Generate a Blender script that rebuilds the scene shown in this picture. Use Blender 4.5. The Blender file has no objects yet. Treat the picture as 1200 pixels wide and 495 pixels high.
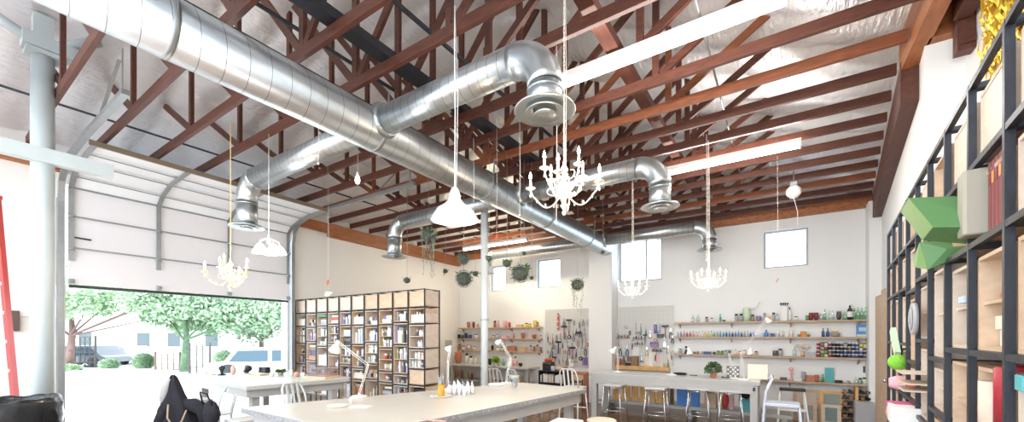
WORLD = 3.3; SUN = 5; EXPO = 0.68; LF = 24
import bpy, math, random
from mathutils import Vector, Matrix
random.seed(7)
C = bpy.context.scene.collection
PI = math.pi
# ------------------------------------------------------------------ camera model
F = 475.0; HY = 393.0; CX = 600.0; H = 1.65
fw = Vector((-.5534, .8329, 0)); rt = Vector((.8329, .5534, 0))
def W(px, py, Z):
    "world point seen at pixel px,py at camera depth Z"
    return rt*((px-CX)/F*Z) + fw*Z + Vector((0, 0, H+(HY-py)/F*Z))
def Wz(px, py, z):
    return W(px, py, F*(H-z)/(py-HY))
def Xy(px, y):
    "room x of pixel column px on the plane y"
    k = (px-CX)/F
    return (k*fw.y*y - rt.y*y)/(rt.x - k*fw.x)
def depth(x, y): return fw.x*x+fw.y*y

# ------------------------------------------------------------------ materials
_m = {}
def mat(name, col, rough=.5, metal=0., var=0., vs=8., bump=0., bs=40., emit=0., emitcol=None, spec=.5, trans=0., stretch=None, coat=0.):
    if name in _m: return _m[name]
    m = bpy.data.materials.new(name); m.use_nodes = True
    nt = m.node_tree; b = nt.nodes['Principled BSDF']
    col = tuple(col)+(1,)
    b.inputs['Base Color'].default_value = col
    b.inputs['Roughness'].default_value = rough
    b.inputs['Metallic'].default_value = metal
    b.inputs['Specular IOR Level'].default_value = spec
    if coat: b.inputs['Coat Weight'].default_value = coat
    if trans: b.inputs['Transmission Weight'].default_value = trans
    if emit:
        b.inputs['Emission Color'].default_value = tuple(emitcol or col[:3])+(1,)
        b.inputs['Emission Strength'].default_value = emit
    tc = nt.nodes.new('ShaderNodeTexCoord')
    mp = nt.nodes.new('ShaderNodeMapping'); nt.links.new(tc.outputs['Object'], mp.inputs[0])
    if stretch: mp.inputs['Scale'].default_value = stretch
    if var:
        n = nt.nodes.new('ShaderNodeTexNoise'); n.inputs['Scale'].default_value = vs; n.inputs['Detail'].default_value = 5
        nt.links.new(mp.outputs[0], n.inputs['Vector'])
        r = nt.nodes.new('ShaderNodeMix'); r.data_type = 'RGBA'
        r.inputs[6].default_value = tuple(max(0, c*(1-var)) for c in col[:3])+(1,)
        r.inputs[7].default_value = tuple(min(1, c*(1+var)) for c in col[:3])+(1,)
        nt.links.new(n.outputs['Fac'], r.inputs[0]); nt.links.new(r.outputs[2], b.inputs['Base Color'])
    if bump:
        n2 = nt.nodes.new('ShaderNodeTexNoise'); n2.inputs['Scale'].default_value = bs; n2.inputs['Detail'].default_value = 4
        nt.links.new(mp.outputs[0], n2.inputs['Vector'])
        bp = nt.nodes.new('ShaderNodeBump'); bp.inputs['Strength'].default_value = bump; bp.inputs['Distance'].default_value = .02
        nt.links.new(n2.outputs['Fac'], bp.inputs['Height']); nt.links.new(bp.outputs[0], b.inputs['Normal'])
    _m[name] = m
    return m
def glassy(name, tint=(1, 1, 1), gloss=.1):
    if name in _m: return _m[name]
    m = bpy.data.materials.new(name); m.use_nodes = True; nt = m.node_tree
    nt.nodes.remove(nt.nodes['Principled BSDF'])
    t = nt.nodes.new('ShaderNodeBsdfTransparent'); t.inputs[0].default_value = tuple(tint)+(1,)
    g = nt.nodes.new('ShaderNodeBsdfGlossy'); g.inputs['Roughness'].default_value = .05
    x = nt.nodes.new('ShaderNodeMixShader'); x.inputs[0].default_value = gloss
    nt.links.new(t.outputs[0], x.inputs[1]); nt.links.new(g.outputs[0], x.inputs[2])
    nt.links.new(x.outputs[0], nt.nodes['Material Output'].inputs[0]); _m[name] = m
    return m
def wood(name, a, b_, scale=(1, 12, 12), rough=.5):
    if name in _m: return _m[name]
    m = bpy.data.materials.new(name); m.use_nodes = True; nt = m.node_tree; b = nt.nodes['Principled BSDF']
    tc = nt.nodes.new('ShaderNodeTexCoord'); mp = nt.nodes.new('ShaderNodeMapping'); mp.inputs['Scale'].default_value = scale
    n = nt.nodes.new('ShaderNodeTexNoise'); n.inputs['Scale'].default_value = 3; n.inputs['Detail'].default_value = 6; n.inputs['Distortion'].default_value = .6
    r = nt.nodes.new('ShaderNodeValToRGB'); r.color_ramp.elements[0].position = .3; r.color_ramp.elements[1].position = .7
    r.color_ramp.elements[0].color = tuple(a)+(1,); r.color_ramp.elements[1].color = tuple(b_)+(1,)
    nt.links.new(tc.outputs['Object'], mp.inputs[0]); nt.links.new(mp.outputs[0], n.inputs['Vector'])
    nt.links.new(n.outputs['Fac'], r.inputs[0]); nt.links.new(r.outputs[0], b.inputs['Base Color'])
    b.inputs['Roughness'].default_value = rough
    _m[name] = m
    return m

M_wall = mat('white_paint', (.83, .81, .77), .6, var=.03, vs=2, bump=.05, bs=60)
M_wallb = mat('white_paint_back', (.83, .83, .82), .6, var=.03, vs=2, bump=.05, bs=60)
M_steelp = mat('painted_steel', (.51, .57, .58), .4, var=.06, vs=6, bump=.05)
M_galv = mat('galvanized_duct', (.54, .58, .60), .34, .92, var=.12, vs=14, bump=.05, bs=22)
M_galv2 = mat('galvanized_track', (.34, .36, .37), .45, .7, var=.15, vs=10)
M_dark = mat('dark_steel', (.045, .048, .058), .45, .6, var=.3, vs=9, bump=.1)
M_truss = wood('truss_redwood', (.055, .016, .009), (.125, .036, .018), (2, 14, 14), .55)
M_truss_lit = wood('truss_redwood_lit', (.15, .042, .016), (.27, .085, .032), (2, 14, 14), .5)  # same redwood with the fluorescent light put into its colour
M_beam = wood('beam_orange_fir', (.26, .085, .028), (.44, .165, .06), (6, 1.2, 10), .5)
M_ledger = wood('ledger_brown', (.06, .018, .011), (.12, .036, .02), (8, 1, 8), .6)
M_ply = wood('plywood', (.55, .38, .25), (.70, .52, .36), (1.5, 6, 6), .5)
M_plyp = wood('plywood_pale', (.60, .48, .38), (.72, .60, .49), (1.5, 5, 5), .55)
M_shelf = wood('shelf_board', (.42, .29, .18), (.58, .42, .28), (1, 10, 10), .5)
M_yel = wood('yellow_board', (.62, .34, .11), (.80, .50, .20), (2, 8, 1), .5)
M_black = mat('black_plastic', (.012, .013, .015), .35, bump=.1, bs=30)
M_white = mat('white_enamel', (.86, .86, .85), .3, var=.02)
M_chrome = mat('brushed_chrome', (.62, .64, .68), .25, .95)
M_cream = mat('cream_metal', (.85, .80, .70), .35)
def spiral(name, axis, step, zc=0.):
    "galvanized sheet with the thin dark lock seam winding round the pipe"
    m = M_galv.copy(); m.name = name; nt = m.node_tree; b = nt.nodes['Principled BSDF']; N = nt.nodes.new; L = nt.links.new
    def M(op, a, b_=None):
        n = N('ShaderNodeMath'); n.operation = op
        for i, v in enumerate((a, b_)):
            if v is None: continue
            if isinstance(v, (int, float)): n.inputs[i].default_value = v
            else: L(v, n.inputs[i])
        return n.outputs[0]
    tc = N('ShaderNodeTexCoord'); s = N('ShaderNodeSeparateXYZ'); L(tc.outputs['Object'], s.inputs[0])
    al, ac = (s.outputs[1], s.outputs[0]) if axis == 'y' else (s.outputs[0], s.outputs[1])
    an = M('DIVIDE', M('ARCTAN2', M('SUBTRACT', s.outputs[2], zc), ac), 2*PI)
    fr = M('FRACT', M('ADD', M('DIVIDE', al, step), an))
    seam = M('LESS_THAN', fr, .0045/step*1.0)
    old = b.inputs['Base Color'].links[0].from_socket
    mx = N('ShaderNodeMix'); mx.data_type = 'RGBA'; L(seam, mx.inputs[0]); L(old, mx.inputs[6]); mx.inputs[7].default_value = (.16, .17, .18, 1)
    L(mx.outputs[2], b.inputs['Base Color']); return m
def cm(col, rough=.5, metal=0):
    k = 'tone_%02x%02x%02x_%d%d' % (int(col[0]*255), int(col[1]*255), int(col[2]*255), int(rough*10), int(metal*10))
    return mat(k, col, rough, metal, var=.08, vs=12)

# ------------------------------------------------------------------ mesh builder
class MB:
    def __init__(s): s.v = []; s.f = []; s.sm = []
    def add(s, vs, fs, smooth=False):
        o = len(s.v); s.v += [tuple(x) for x in vs]
        for f in fs: s.f.append([i+o for i in f]); s.sm.append(smooth)
        return s
    def box(s, x0, y0, z0, x1, y1, z1):
        if x0 > x1: x0, x1 = x1, x0
        if y0 > y1: y0, y1 = y1, y0
        if z0 > z1: z0, z1 = z1, z0
        return s.add([(x0,y0,z0),(x1,y0,z0),(x1,y1,z0),(x0,y1,z0),(x0,y0,z1),(x1,y0,z1),(x1,y1,z1),(x0,y1,z1)],
              [(0,3,2,1),(4,5,6,7),(0,1,5,4),(1,2,6,5),(2,3,7,6),(3,0,4,7)])
    def cbox(s, c, d, rz=0, bev=0):
        "box with centre c (x,y,z), size d, turned rz, edges softly cut"
        hx, hy, hz = d[0]/2, d[1]/2, d[2]/2
        b = min(bev, hx*.9, hy*.9, hz*.9)
        R = Matrix.Rotation(rz, 3, 'Z'); c = Vector(c)
        if b <= 0:
            vs = [c+R@Vector((sx*hx, sy*hy, sz*hz)) for sz in (-1,1) for sx, sy in ((-1,-1),(1,-1),(1,1),(-1,1))]
            return s.add(vs, [(0,3,2,1),(4,5,6,7),(0,1,5,4),(1,2,6,5),(2,3,7,6),(3,0,4,7)])
        rings = []
        def ring(ix, iy, z):
            return [Vector((-ix,-iy,z))+Vector((b,0,0)), Vector((ix,-iy,z))-Vector((b,0,0)), Vector((ix,-iy,z))+Vector((0,b,0)), Vector((ix,iy,z))-Vector((0,b,0)),
                    Vector((ix,iy,z))-Vector((b,0,0)), Vector((-ix,iy,z))+Vector((b,0,0)), Vector((-ix,iy,z))-Vector((0,b,0)), Vector((-ix,-iy,z))+Vector((0,b,0))]
        b2 = b*.5
        L = ring(hx-b2, hy-b2, -hz)+ring(hx, hy, -hz+b2)+ring(hx, hy, hz-b2)+ring(hx-b2, hy-b2, hz)
        fs = [tuple(reversed(range(8))), tuple(range(24, 32))]
        for k in range(3):
            for i in range(8):
                j = (i+1) % 8; fs.append((k*8+i, k*8+j, k*8+8+j, k*8+8+i))
        return s.add([c+R@v for v in L], fs)
    def beam(s, p, q, w, h, up=(0,0,1)):
        "rectangular bar from p to q, w across, h along up"
        p = Vector(p); q = Vector(q); d = (q-p).normalized(); u = Vector(up)
        a = d.cross(u)
        if a.length < 1e-4: a = d.cross(Vector((0,1,0)))
        a.normalize(); b = a.cross(d).normalized()
        vs = []
        for e in (p, q):
            for sx, sy in ((-1,-1),(1,-1),(1,1),(-1,1)): vs.append(e+a*(sx*w/2)+b*(sy*h/2))
        return s.add(vs, [(3,2,1,0),(4,5,6,7),(0,1,5,4),(1,2,6,5),(2,3,7,6),(3,0,4,7)])
    def tube(s, pts, r, n=8, caps=True):
        pts = [Vector(p) for p in pts]
        rs = r if isinstance(r, (list, tuple)) else [r]*len(pts)
        vs = []; prev = None
        for i, p in enumerate(pts):
            d = (pts[min(i+1, len(pts)-1)]-pts[max(i-1, 0)]).normalized()
            if prev is None:
                a = d.cross(Vector((0,0,1)))
                if a.length < .05: a = d.cross(Vector((0,1,0)))
            else:
                a = prev-d*prev.dot(d)
            a.normalize(); prev = a; b = d.cross(a)
            for k in range(n):
                t = 2*PI*k/n; vs.append(p+(a*math.cos(t)+b*math.sin(t))*rs[i])
        fs = []
        for i in range(len(pts)-1):
            for k in range(n):
                j = (k+1) % n; fs.append((i*n+k, i*n+j, (i+1)*n+j, (i+1)*n+k))
        s.add(vs, fs, True)
        if caps:
            o = len(s.v)-len(vs)
            s.f.append([o+k for k in reversed(range(n))]); s.sm.append(False)
            s.f.append([o+(len(pts)-1)*n+k for k in range(n)]); s.sm.append(False)
        return s
    def lathe(s, prof, c=(0,0,0), n=16, smooth=True, cap=True):
        c = Vector(c); vs = []
        for r, z in prof:
            for k in range(n):
                t = 2*PI*k/n; vs.append((c.x+r*math.cos(t), c.y+r*math.sin(t), c.z+z))
        fs = []
        for i in range(len(prof)-1):
            for k in range(n):
                j = (k+1) % n; fs.append((i*n+k, i*n+j, (i+1)*n+j, (i+1)*n+k))
        if cap:
            if prof[0][0] > 1e-5: fs.append(tuple(reversed(range(n))))
            if prof[-1][0] > 1e-5: fs.append(tuple((len(prof)-1)*n+k for k in range(n)))
        return s.add(vs, fs, smooth)
    def ball(s, c, r, sc=(1,1,1), n=12, m=8, jit=0):
        c = Vector(c); vs = []; fs = []
        for i in range(m+1):
            ph = PI*i/m
            for k in range(n):
                t = 2*PI*k/n; j = 1+random.uniform(-jit, jit)
                vs.append((c.x+r*j*sc[0]*math.sin(ph)*math.cos(t), c.y+r*j*sc[1]*math.sin(ph)*math.sin(t), c.z-r*j*sc[2]*math.cos(ph)))
        for i in range(m):
            for k in range(n):
                j = (k+1) % n; fs.append((i*n+k, i*n+j, (i+1)*n+j, (i+1)*n+k))
        return s.add(vs, fs, True)
    def leaf(s, p, d, L, w):
        p = Vector(p); d = Vector(d).normalized(); a = d.cross(Vector((random.uniform(-1,1), random.uniform(-1,1), random.uniform(-1,1))))
        if a.length < .01: a = Vector((1,0,0))
        a.normalize()
        return s.add([p, p+d*L*.5+a*w*.5, p+d*L, p+d*L*.5-a*w*.5], [(0,1,2,3)])
    def build(s, name, m, parent=None, loc=None, rz=None):
        me = bpy.data.meshes.new(name); me.from_pydata(s.v, [], s.f)
        me.polygons.foreach_set('use_smooth', s.sm); me.materials.append(m); me.update()
        o = bpy.data.objects.new(name, me); C.objects.link(o)
        if parent is not None: o.parent = parent
        if loc is not None: o.location = loc
        if rz is not None: o.rotation_euler = (0, 0, rz)
        return o
_labels = {}
def tag(o, label, cat, group=None, kind=None):
    o['label'] = label; o['category'] = cat
    if group: o['group'] = group
    if kind: o['kind'] = kind
    _labels.setdefault(label, []).append(o.name)
    return o
def thing(name, label, cat, loc=(0,0,0), rz=0, group=None):
    o = bpy.data.objects.new(name, None); C.objects.link(o); o.empty_display_size = .1
    o.location = loc; o.rotation_euler = (0, 0, rz)
    return tag(o, label, cat, group)
def struct(o, label=None, cat=None):
    o['kind'] = 'structure'
    if label: o['label'] = label; o['category'] = cat
    return o
def copy_tree(o, loc=None, rz=None, label=None, parent=None, kids=None):
    c = o.copy(); C.objects.link(c)
    if parent is not None: c.parent = parent
    if loc is not None: c.location = loc
    if rz is not None: c.rotation_euler = (0, 0, rz)
    if label: c['label'] = label; _labels.setdefault(label, []).append(c.name)
    for ch in list(o.children): copy_tree(ch, parent=c)
    return c
ORD = ['zeroth','first','second','third','fourth','fifth','sixth','seventh','eighth','ninth','tenth','eleventh','twelfth','thirteenth','fourteenth','fifteenth','sixteenth','seventeenth','eighteenth','nineteenth','twentieth']
def ordn(n):
    if n <= 20: return ORD[n]
    t = ['','','twenty','thirty','forty','fifty','sixty'][n//10]
    return t[:-1]+'ieth' if n % 10 == 0 else t+'-'+ORD[n % 10]
# ------------------------------------------------------------------ the room
YB = 9.75                       # back wall
def LW(y): return -8.16-.035*(y-1.24)      # left wall inner face
def RW(y): return .97+.10*(y-4.6)      # far right wall inner face
RN = 1.20                                   # nearer, set-back right wall
YS = 4.6                                    # where the right wall steps
ZC = 4.08                                   # underside of truss chords
XR = -3.5                                   # ridge
def zroof(x): return 4.24+(1-min(1, abs(x-XR)/4.9))*1.55
Y0 = -2.6

# floor
m = bpy.data.materials.new('polished_concrete'); m.use_nodes = True; nt = m.node_tree; b = nt.nodes['Principled BSDF']
tc = nt.nodes.new('ShaderNodeTexCoord'); n = nt.nodes.new('ShaderNodeTexNoise'); n.inputs['Scale'].default_value = 1.3; n.inputs['Detail'].default_value = 8
r = nt.nodes.new('ShaderNodeValToRGB'); r.color_ramp.elements[0].position = .35; r.color_ramp.elements[1].position = .7
r.color_ramp.elements[0].color = (.15, .09, .055, 1); r.color_ramp.elements[1].color = (.30, .19, .125, 1)
nt.links.new(tc.outputs['Object'], n.inputs['Vector']); nt.links.new(n.outputs['Fac'], r.inputs[0]); nt.links.new(r.outputs[0], b.inputs['Base Color'])
b.inputs['Roughness'].default_value = .16; M_floor = m
struct(MB().box(-8.6, Y0, -.15, 1.6, YB+.05, 0).build('floor', M_floor))

# ceiling insulation
def ceil_mesh():
    mb = MB(); nx, ny = 84, 250
    x0, x1 = -8.75, 1.75
    from mathutils import noise
    vs = []
    for j in range(ny+1):
        y = Y0+(YB+.02-Y0)*j/ny
        for i in range(nx+1):
            x = x0+(x1-x0)*i/nx
            z = zroof(x)
            ph = (y-4.6)/.53
            z -= .055*abs(math.sin(PI*ph))**.7                 # billows between the trusses
            z += .02*math.cos(2*PI*(x+.3)/1.22)                # tufted crosswise
            z += .045*(noise.noise(Vector((x*2.1, y*2.1, 0))))+.02*noise.noise(Vector((x*7, y*7, 3)))
            vs.append((x, y, z))
    fs = []
    for j in range(ny):
        for i in range(nx):
            a = j*(nx+1)+i; fs.append((a, a+nx+1, a+nx+2, a+1))
    mb.add(vs, fs, True)
    return mb
m = bpy.data.materials.new('insulation_vinyl'); m.use_nodes = True; nt = m.node_tree; b = nt.nodes['Principled BSDF']
b.inputs['Base Color'].default_value = (.80, .80, .82, 1); b.inputs['Roughness'].default_value = .30; b.inputs['Specular IOR Level'].default_value = .7
b.inputs['Metallic'].default_value = .3
tc = nt.nodes.new('ShaderNodeTexCoord'); n = nt.nodes.new('ShaderNodeTexNoise'); n.inputs['Scale'].default_value = 5; n.inputs['Detail'].default_value = 8; n.inputs['Distortion'].default_value = .3
bp = nt.nodes.new('ShaderNodeBump'); bp.inputs['Strength'].default_value = .55; bp.inputs['Distance'].default_value = .05
nt.links.new(tc.outputs['Object'], n.inputs['Vector']); vo = nt.nodes.new('ShaderNodeTexVoronoi'); vo.inputs['Scale'].default_value = 1.9; vo.feature = 'F1'; vo.inputs['Randomness'].default_value = .7
wv = nt.nodes.new('ShaderNodeTexNoise'); wv.inputs['Scale'].default_value = 9; wv.inputs['Detail'].default_value = 3
mp = nt.nodes.new('ShaderNodeMapping'); mp.inputs['Scale'].default_value = (3.2, .5, .5); nt.links.new(tc.outputs['Object'], mp.inputs[0]); nt.links.new(mp.outputs[0], wv.inputs['Vector'])
ma = nt.nodes.new('ShaderNodeMath'); ma.operation = 'SQRT'; nt.links.new(vo.outputs['Distance'], ma.inputs[0]); nt.links.new(tc.outputs['Object'], vo.inputs['Vector'])
m2 = nt.nodes.new('ShaderNodeMath'); m2.operation = 'MULTIPLY_ADD'; m2.inputs[1].default_value = -.9; nt.links.new(ma.outputs[0], m2.inputs[0]); nt.links.new(n.outputs['Fac'], m2.inputs[2])
m3 = nt.nodes.new('ShaderNodeMath'); m3.operation = 'MULTIPLY_ADD'; m3.inputs[1].default_value = .5; nt.links.new(wv.outputs['Fac'], m3.inputs[0]); nt.links.new(m2.outputs[0], m3.inputs[2])
nt.links.new(m3.outputs[0], bp.inputs['Height']); nt.links.new(bp.outputs[0], b.inputs['Normal'])
bp.inputs['Strength'].default_value = .8
M_ins = m
cl = struct(ceil_mesh().build('ceiling', M_ins))
# roof deck above it
rf = MB()
for xa, xb in ((-8.9, XR), (XR, 1.9)):
    za, zb = zroof(xa)+.3, zroof(xb)+.3
    rf.add([(xa,Y0-.3,za),(xb,Y0-.3,zb),(xb,YB+.3,zb),(xa,YB+.3,za),(xa,Y0-.3,za+.06),(xb,Y0-.3,zb+.06),(xb,YB+.3,zb+.06),(xa,YB+.3,za+.06)],
           [(0,3,2,1),(4,5,6,7),(0,1,5,4),(1,2,6,5),(2,3,7,6),(3,0,4,7)])
struct(rf.build('roof', M_galv2))

# back wall with window holes
wins = [(-7.25, -6.72, 2.95, 3.70), (-5.65, -4.93, 2.95, 3.73), (-3.33, -2.31, 2.94, 3.93), (-.30, .44, 3.01, 3.76)]
bw = MB(); T = .22
xl, xr_ = -8.62, 1.62
xs = [xl]+[v for w in wins for v in w[:2]]+[xr_]
for i in range(0, len(xs), 2): bw.box(xs[i], YB, -.1, xs[i+1], YB+T, 4.2)
for x0, x1, z0, z1 in wins:
    bw.box(x0, YB, -.1, x1, YB+T, z0); bw.box(x0, YB, z1, x1, YB+T, 4.2)
zt = zroof(XR)+.3
bw.add([(xl,YB,4.2),(xr_,YB,4.2),(xr_,YB,4.6),(XR,YB,zt),(xl,YB,4.6),(xl,YB+T,4.2),(xr_,YB+T,4.2),(xr_,YB+T,4.6),(XR,YB+T,zt),(xl,YB+T,4.6)],
       [(0,1,2,3,4),(9,8,7,6,5),(0,5,6,1),(1,6,7,2),(2,7,8,3),(3,8,9,4),(4,9,5,0)])
struct(bw.build('wall_back', M_wallb))
M_glass = glassy('window_glass', (.93, .97, 1), .06)
for i, (x0, x1, z0, z1) in enumerate(wins):
    f = MB(); t = .035
    f.box(x0, YB+.06, z0, x0+t, YB+.12, z1); f.box(x1-t, YB+.06, z0, x1, YB+.12, z1)
    f.box(x0+t, YB+.06, z0, x1-t, YB+.12, z0+t); f.box(x0+t, YB+.06, z1-t, x1-t, YB+.12, z1)
    if i == 2:
        f.box((x0+x1)/2+.12, YB+.06, z0+t, (x0+x1)/2+.15, YB+.12, z1-t)
    w = struct(f.build('window_%d' % (i+1), cm((.38, .40, .43))))
    MB().box(x0+t, YB+.085, z0+t, x1-t, YB+.092, z1-t).build('pane', M_glass, w)

# left wall with roller-door opening
GY0, GY1, GZ = 1.24, 4.28, 3.72
lw = MB()
def lwbox(y0, y1, z0, z1, th=.22):
    a, c = LW(y0), LW(y1)
    lw.add([(a-th,y0,z0),(a,y0,z0),(c,y1,z0),(c-th,y1,z0),(a-th,y0,z1),(a,y0,z1),(c,y1,z1),(c-th,y1,z1)],
           [(0,3,2,1),(4,5,6,7),(0,1,5,4),(1,2,6,5),(2,3,7,6),(3,0,4,7)])
lwbox(Y0, GY0, -.1, 4.3); lwbox(GY1, YB, -.1, 4.3); lwbox(GY0, GY1, GZ, 4.3)
struct(lw.build('wall_left', M_wall))
# right wall: far stretch stands forward of the near one
rw = MB()
a, c = RW(YS), RW(YB)
rw.add([(a,YS,-.1),(1.75,YS,-.1),(1.75,YB,-.1),(c,YB,-.1),(a,YS,4.3),(1.75,YS,4.3),(1.75,YB,4.3),(c,YB,4.3)],
       [(0,3,2,1),(4,5,6,7),(0,1,5,4),(1,2,6,5),(2,3,7,6),(3,0,4,7)])
rw.box(RN, Y0, -.1, 1.75, YS, 4.6)
struct(rw.build('wall_right', M_wallb))
# pilasters on the back wall
struct(MB().box(-3.94, 9.33, 0, -3.355, YB, 4.05).build('trim_1', M_wallb))
struct(MB().box(1.28, 9.38, 0, RW(9.5)+.02, YB, 4.0).build('trim_2', M_wallb))
# baseboard
struct(MB().box(-8.4, YB-.015, 0, -3.95, YB, .1).build('baseboard_back', M_white))
# wood casing and door on the far right wall
d = MB(); y0, y1 = 7.6, 8.76
for yy in (y0, y1): d.box(RW(yy)-.03, yy-.05, 0, RW(yy)+.03, yy+.05, 2.35)
d.box(RW(y1)-.035, y0-.05, 2.27, RW(y1)+.02, y1+.05, 2.38)
dr = struct(d.build('door_1', M_ply))
MB().box(RW(y0)-.005, y0+.05, .01, RW(y0)+.02, y1-.05, 2.27).build('door_panel', M_ply, dr)
MB().ball((RW(y0)-.04, y0+.15, 1.0), .03).build('door_handle', M_chrome, dr)

# perimeter beams
bm = MB(); bm.box(-8.4, YB-.10, 3.97, 1.45, YB, 4.24)
struct(tag(bm.build('back_wall_beam', M_beam), 'long orange timber beam along the top of the back wall', 'beam'))
def longbeam(x, y0, y1, w, z0, z1, m, lab, name='wall_beam', fx=None):
    b_ = MB()
    xa = x if fx is None else fx(y0); xb = x if fx is None else fx(y1)
    b_.add([(xa-w/2,y0,z0),(xa+w/2,y0,z0),(xb+w/2,y1,z0),(xb-w/2,y1,z0),(xa-w/2,y0,z1),(xa+w/2,y0,z1),(xb+w/2,y1,z1),(xb-w/2,y1,z1)],
           [(0,3,2,1),(4,5,6,7),(0,1,5,4),(1,2,6,5),(2,3,7,6),(3,0,4,7)])
    return struct(tag(b_.build(name, m), lab, 'beam'))
longbeam(0, 5.15, YB-.1, .12, 3.80, 4.08, M_beam, 'orange brown timber ledger on the wall above the tall bookcase', fx=lambda y: LW(y)+.06)
longbeam(0, GY1-.1, 5.15, .09, 3.88, 4.08, M_beam, 'short bright orange timber above the right jamb of the roller door', fx=lambda y: LW(y)+.045)
longbeam(0, Y0, GY0, .1, 3.86, 4.06, M_beam, 'orange timber ledger left of the roller door behind the white post', fx=lambda y: LW(y)+.05)
longbeam(0, 4.9, YB-.12, .12, 3.70, 4.07, M_ledger, 'dark brown timber ledger where the truss ends meet the far right wall', fx=lambda y: RW(y)-.06)
longbeam(.94, 1.2, 4.98, .11, 4.0, 4.34, M_beam, 'thick orange girder ending against the step of the right wall')
longbeam(1.12, Y0, 4.35, .1, 4.0, 4.3, M_ledger, 'dark brown timber running above the gold fringe')
g = MB(); g.box(.98, 4.50, 4.0, 1.19, 4.6, 4.28)
struct(tag(g.build('wall_beam', M_beam), 'short orange header on top of the white wall step', 'beam'))
g = MB(); g.box(1.10, 4.38, 3.78, 1.195, 4.48, 4.3); g.box(1.11, 4.36, 3.82, 1.19, 4.38, 3.88)
struct(tag(g.build('wall_bracket', M_ledger), 'dark wooden bracket block under the girder beside the gold fringe', 'bracket'))
def longit(x, z, w, h, m, lab, y0=-.4, y1=9.64, name='bridging_beam'):
    o = MB().beam((x, y0, z), (x, y1, z), w, h).build(name, m)
    return struct(tag(o, lab, 'beam'))
longit(-1.27, 4.265, .12, .09, M_ledger, 'long dark board laid across the trusses to the right of the big duct')
longit(-3.05, 4.235, .14, .08, M_dark, 'black steel channel above the right flank of the big duct')
longit(-3.95, 4.235, .14, .08, M_dark, 'black steel channel above the left flank of the big duct')
for i, (x, z, r, lab) in enumerate(((-2.75, 4.50, .022, 'thin black conduit crossing the webs right of the big duct'), (-3.62, 4.40, .018, 'thin grey conduit lying just above the big duct'),
                                    (-6.9, 4.30, .014, 'thin dark rod under the insulation near the roller door'), (-.55, 4.24, .010, 'thin grey wire conduit above the fluorescent lights'))):
    tag(MB().tube([(x, -.4, z), (x, 9.74, z)], r, 8).build('conduit', M_dark if i != 3 else M_galv2), lab, 'pipe')

# trusses
K = [0, 1.24, 2.48, 3.5, 4.35]
ys = [4.6+.53*k for k in range(-9, 10)]
ys = [y for y in ys if y < 9.5]
def truss(y, label, m):
    yl, yr = LW(y)+.12, (RW(y)-.12 if y > YS+.1 else .88)
    t = thing('roof_truss', label, 'truss', (XR, y, ZC), group='roof trusses')
    def L(x, z): return (x-XR, 0, z-ZC)
    MB().beam(L(yl+.01, ZC+.05), L(yr-.01, ZC+.05), .04, .10).build('bottom_chord', m, t)
    for sgn in (-1, 1):
        xe = yl if sgn < 0 else yr
        tp = MB(); tp.beam(L(XR+sgn*.02, zroof(XR)+.14), L(xe, zroof(xe)+.14), .04, .09).build('top_chord', m, t)
        for k in range(1, 3):
            x = XR+sgn*K[k]
            MB().beam(L(x, ZC+.1), L(x, zroof(x)+.1), .04, .06, (1,0,0)).build('vertical_web', m, t)
        for k in range(0, 3):
            xa = XR+sgn*(K[k]+.05); xb = XR+sgn*(K[k+1]-.04)
            MB().beam(L(xa, ZC+.1), L(xb, zroof(xb)+.08), .036, .07, (1,0,0)).build('diagonal_web', m, t)
    MB().beam(L(XR, ZC+.1), L(XR, zroof(XR)+.1), .04, .07, (1,0,0)).build('king_post', m, t)
    return t
for i, y in enumerate(reversed(ys)):
    truss(y, 'reddish brown timber roof truss, %s counting from the back wall' % ordn(i+1), M_truss_lit if i in (9, 2) else M_truss)

# roller door --------------------------------------------------------
M_door = mat('door_panel_white', (.80, .78, .80), .35, var=.02)
M_door_lit = mat('door_panel_lit', (.88, .90, .93), .3, var=.02)  # overhead panels: light bounced off the yard is mixed into this paler white
rd = thing('sectional_door', 'white sectional overhead door with grey hinge strips, half rolled up', 'garage door', (LW(GY0), GY0, 0))
zs = [2.34, 2.84, 3.27, 3.66]
ang = math.atan2(LW(GY1)-LW(GY0), GY1-GY0)
def gd(x, y, z):   # offset into the room x, along the wall y, height
    return (x+(LW(GY0+y)-LW(GY0)), y, z)
WD = GY1-GY0
def gslab(mb, xa, za, xb, zb, th=.03, y0=.02, y1=WD-.02):
    n = Vector((zb-za, 0, -(xb-xa))).normalized()*th
    P = []
    for y in (y0, y1):
        for (x, z) in ((xa, za), (xb, zb)):
            P.append(Vector(gd(x, y, z))); P.append(Vector(gd(x, y, z))+n*-1)
    mb.add(P, [(0,2,3,1),(4,5,7,6),(0,4,6,2),(1,3,7,5),(0,1,5,4),(2,6,7,3)])
for i in range(3):
    p = MB(); gslab(p, .10, zs[i]+.006, .10, zs[i+1]-.006); p.build('door_panel', M_door, rd)
path = [(.10, 3.66), (.28, 3.80), (.62, 3.90), (.98, 3.925), (1.34, 3.94)]
for i in range(4):
    (xa, za), (xb, zb) = path[i], path[i+1]
    p = MB(); gslab(p, xa+.01, za+.003, xb-.008, zb); p.build('door_panel', M_door_lit, rd)
e = MB(); gslab(e, .085, 2.30, .085, 2.34, .05); e.build('bottom_seal', M_dark, rd)
for z in (2.84, 3.27, 3.66):
    e = MB(); e.beam(gd(.125, .02, z), gd(.125, WD-.02, z), .012, .022); e.build('rail', M_galv2, rd)
for (x, z) in path[1:4]:
    e = MB(); e.beam(gd(x+.005, .02, z-.025), gd(x+.005, WD-.02, z-.025), .014, .012); e.build('rail', M_galv2, rd)
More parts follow.
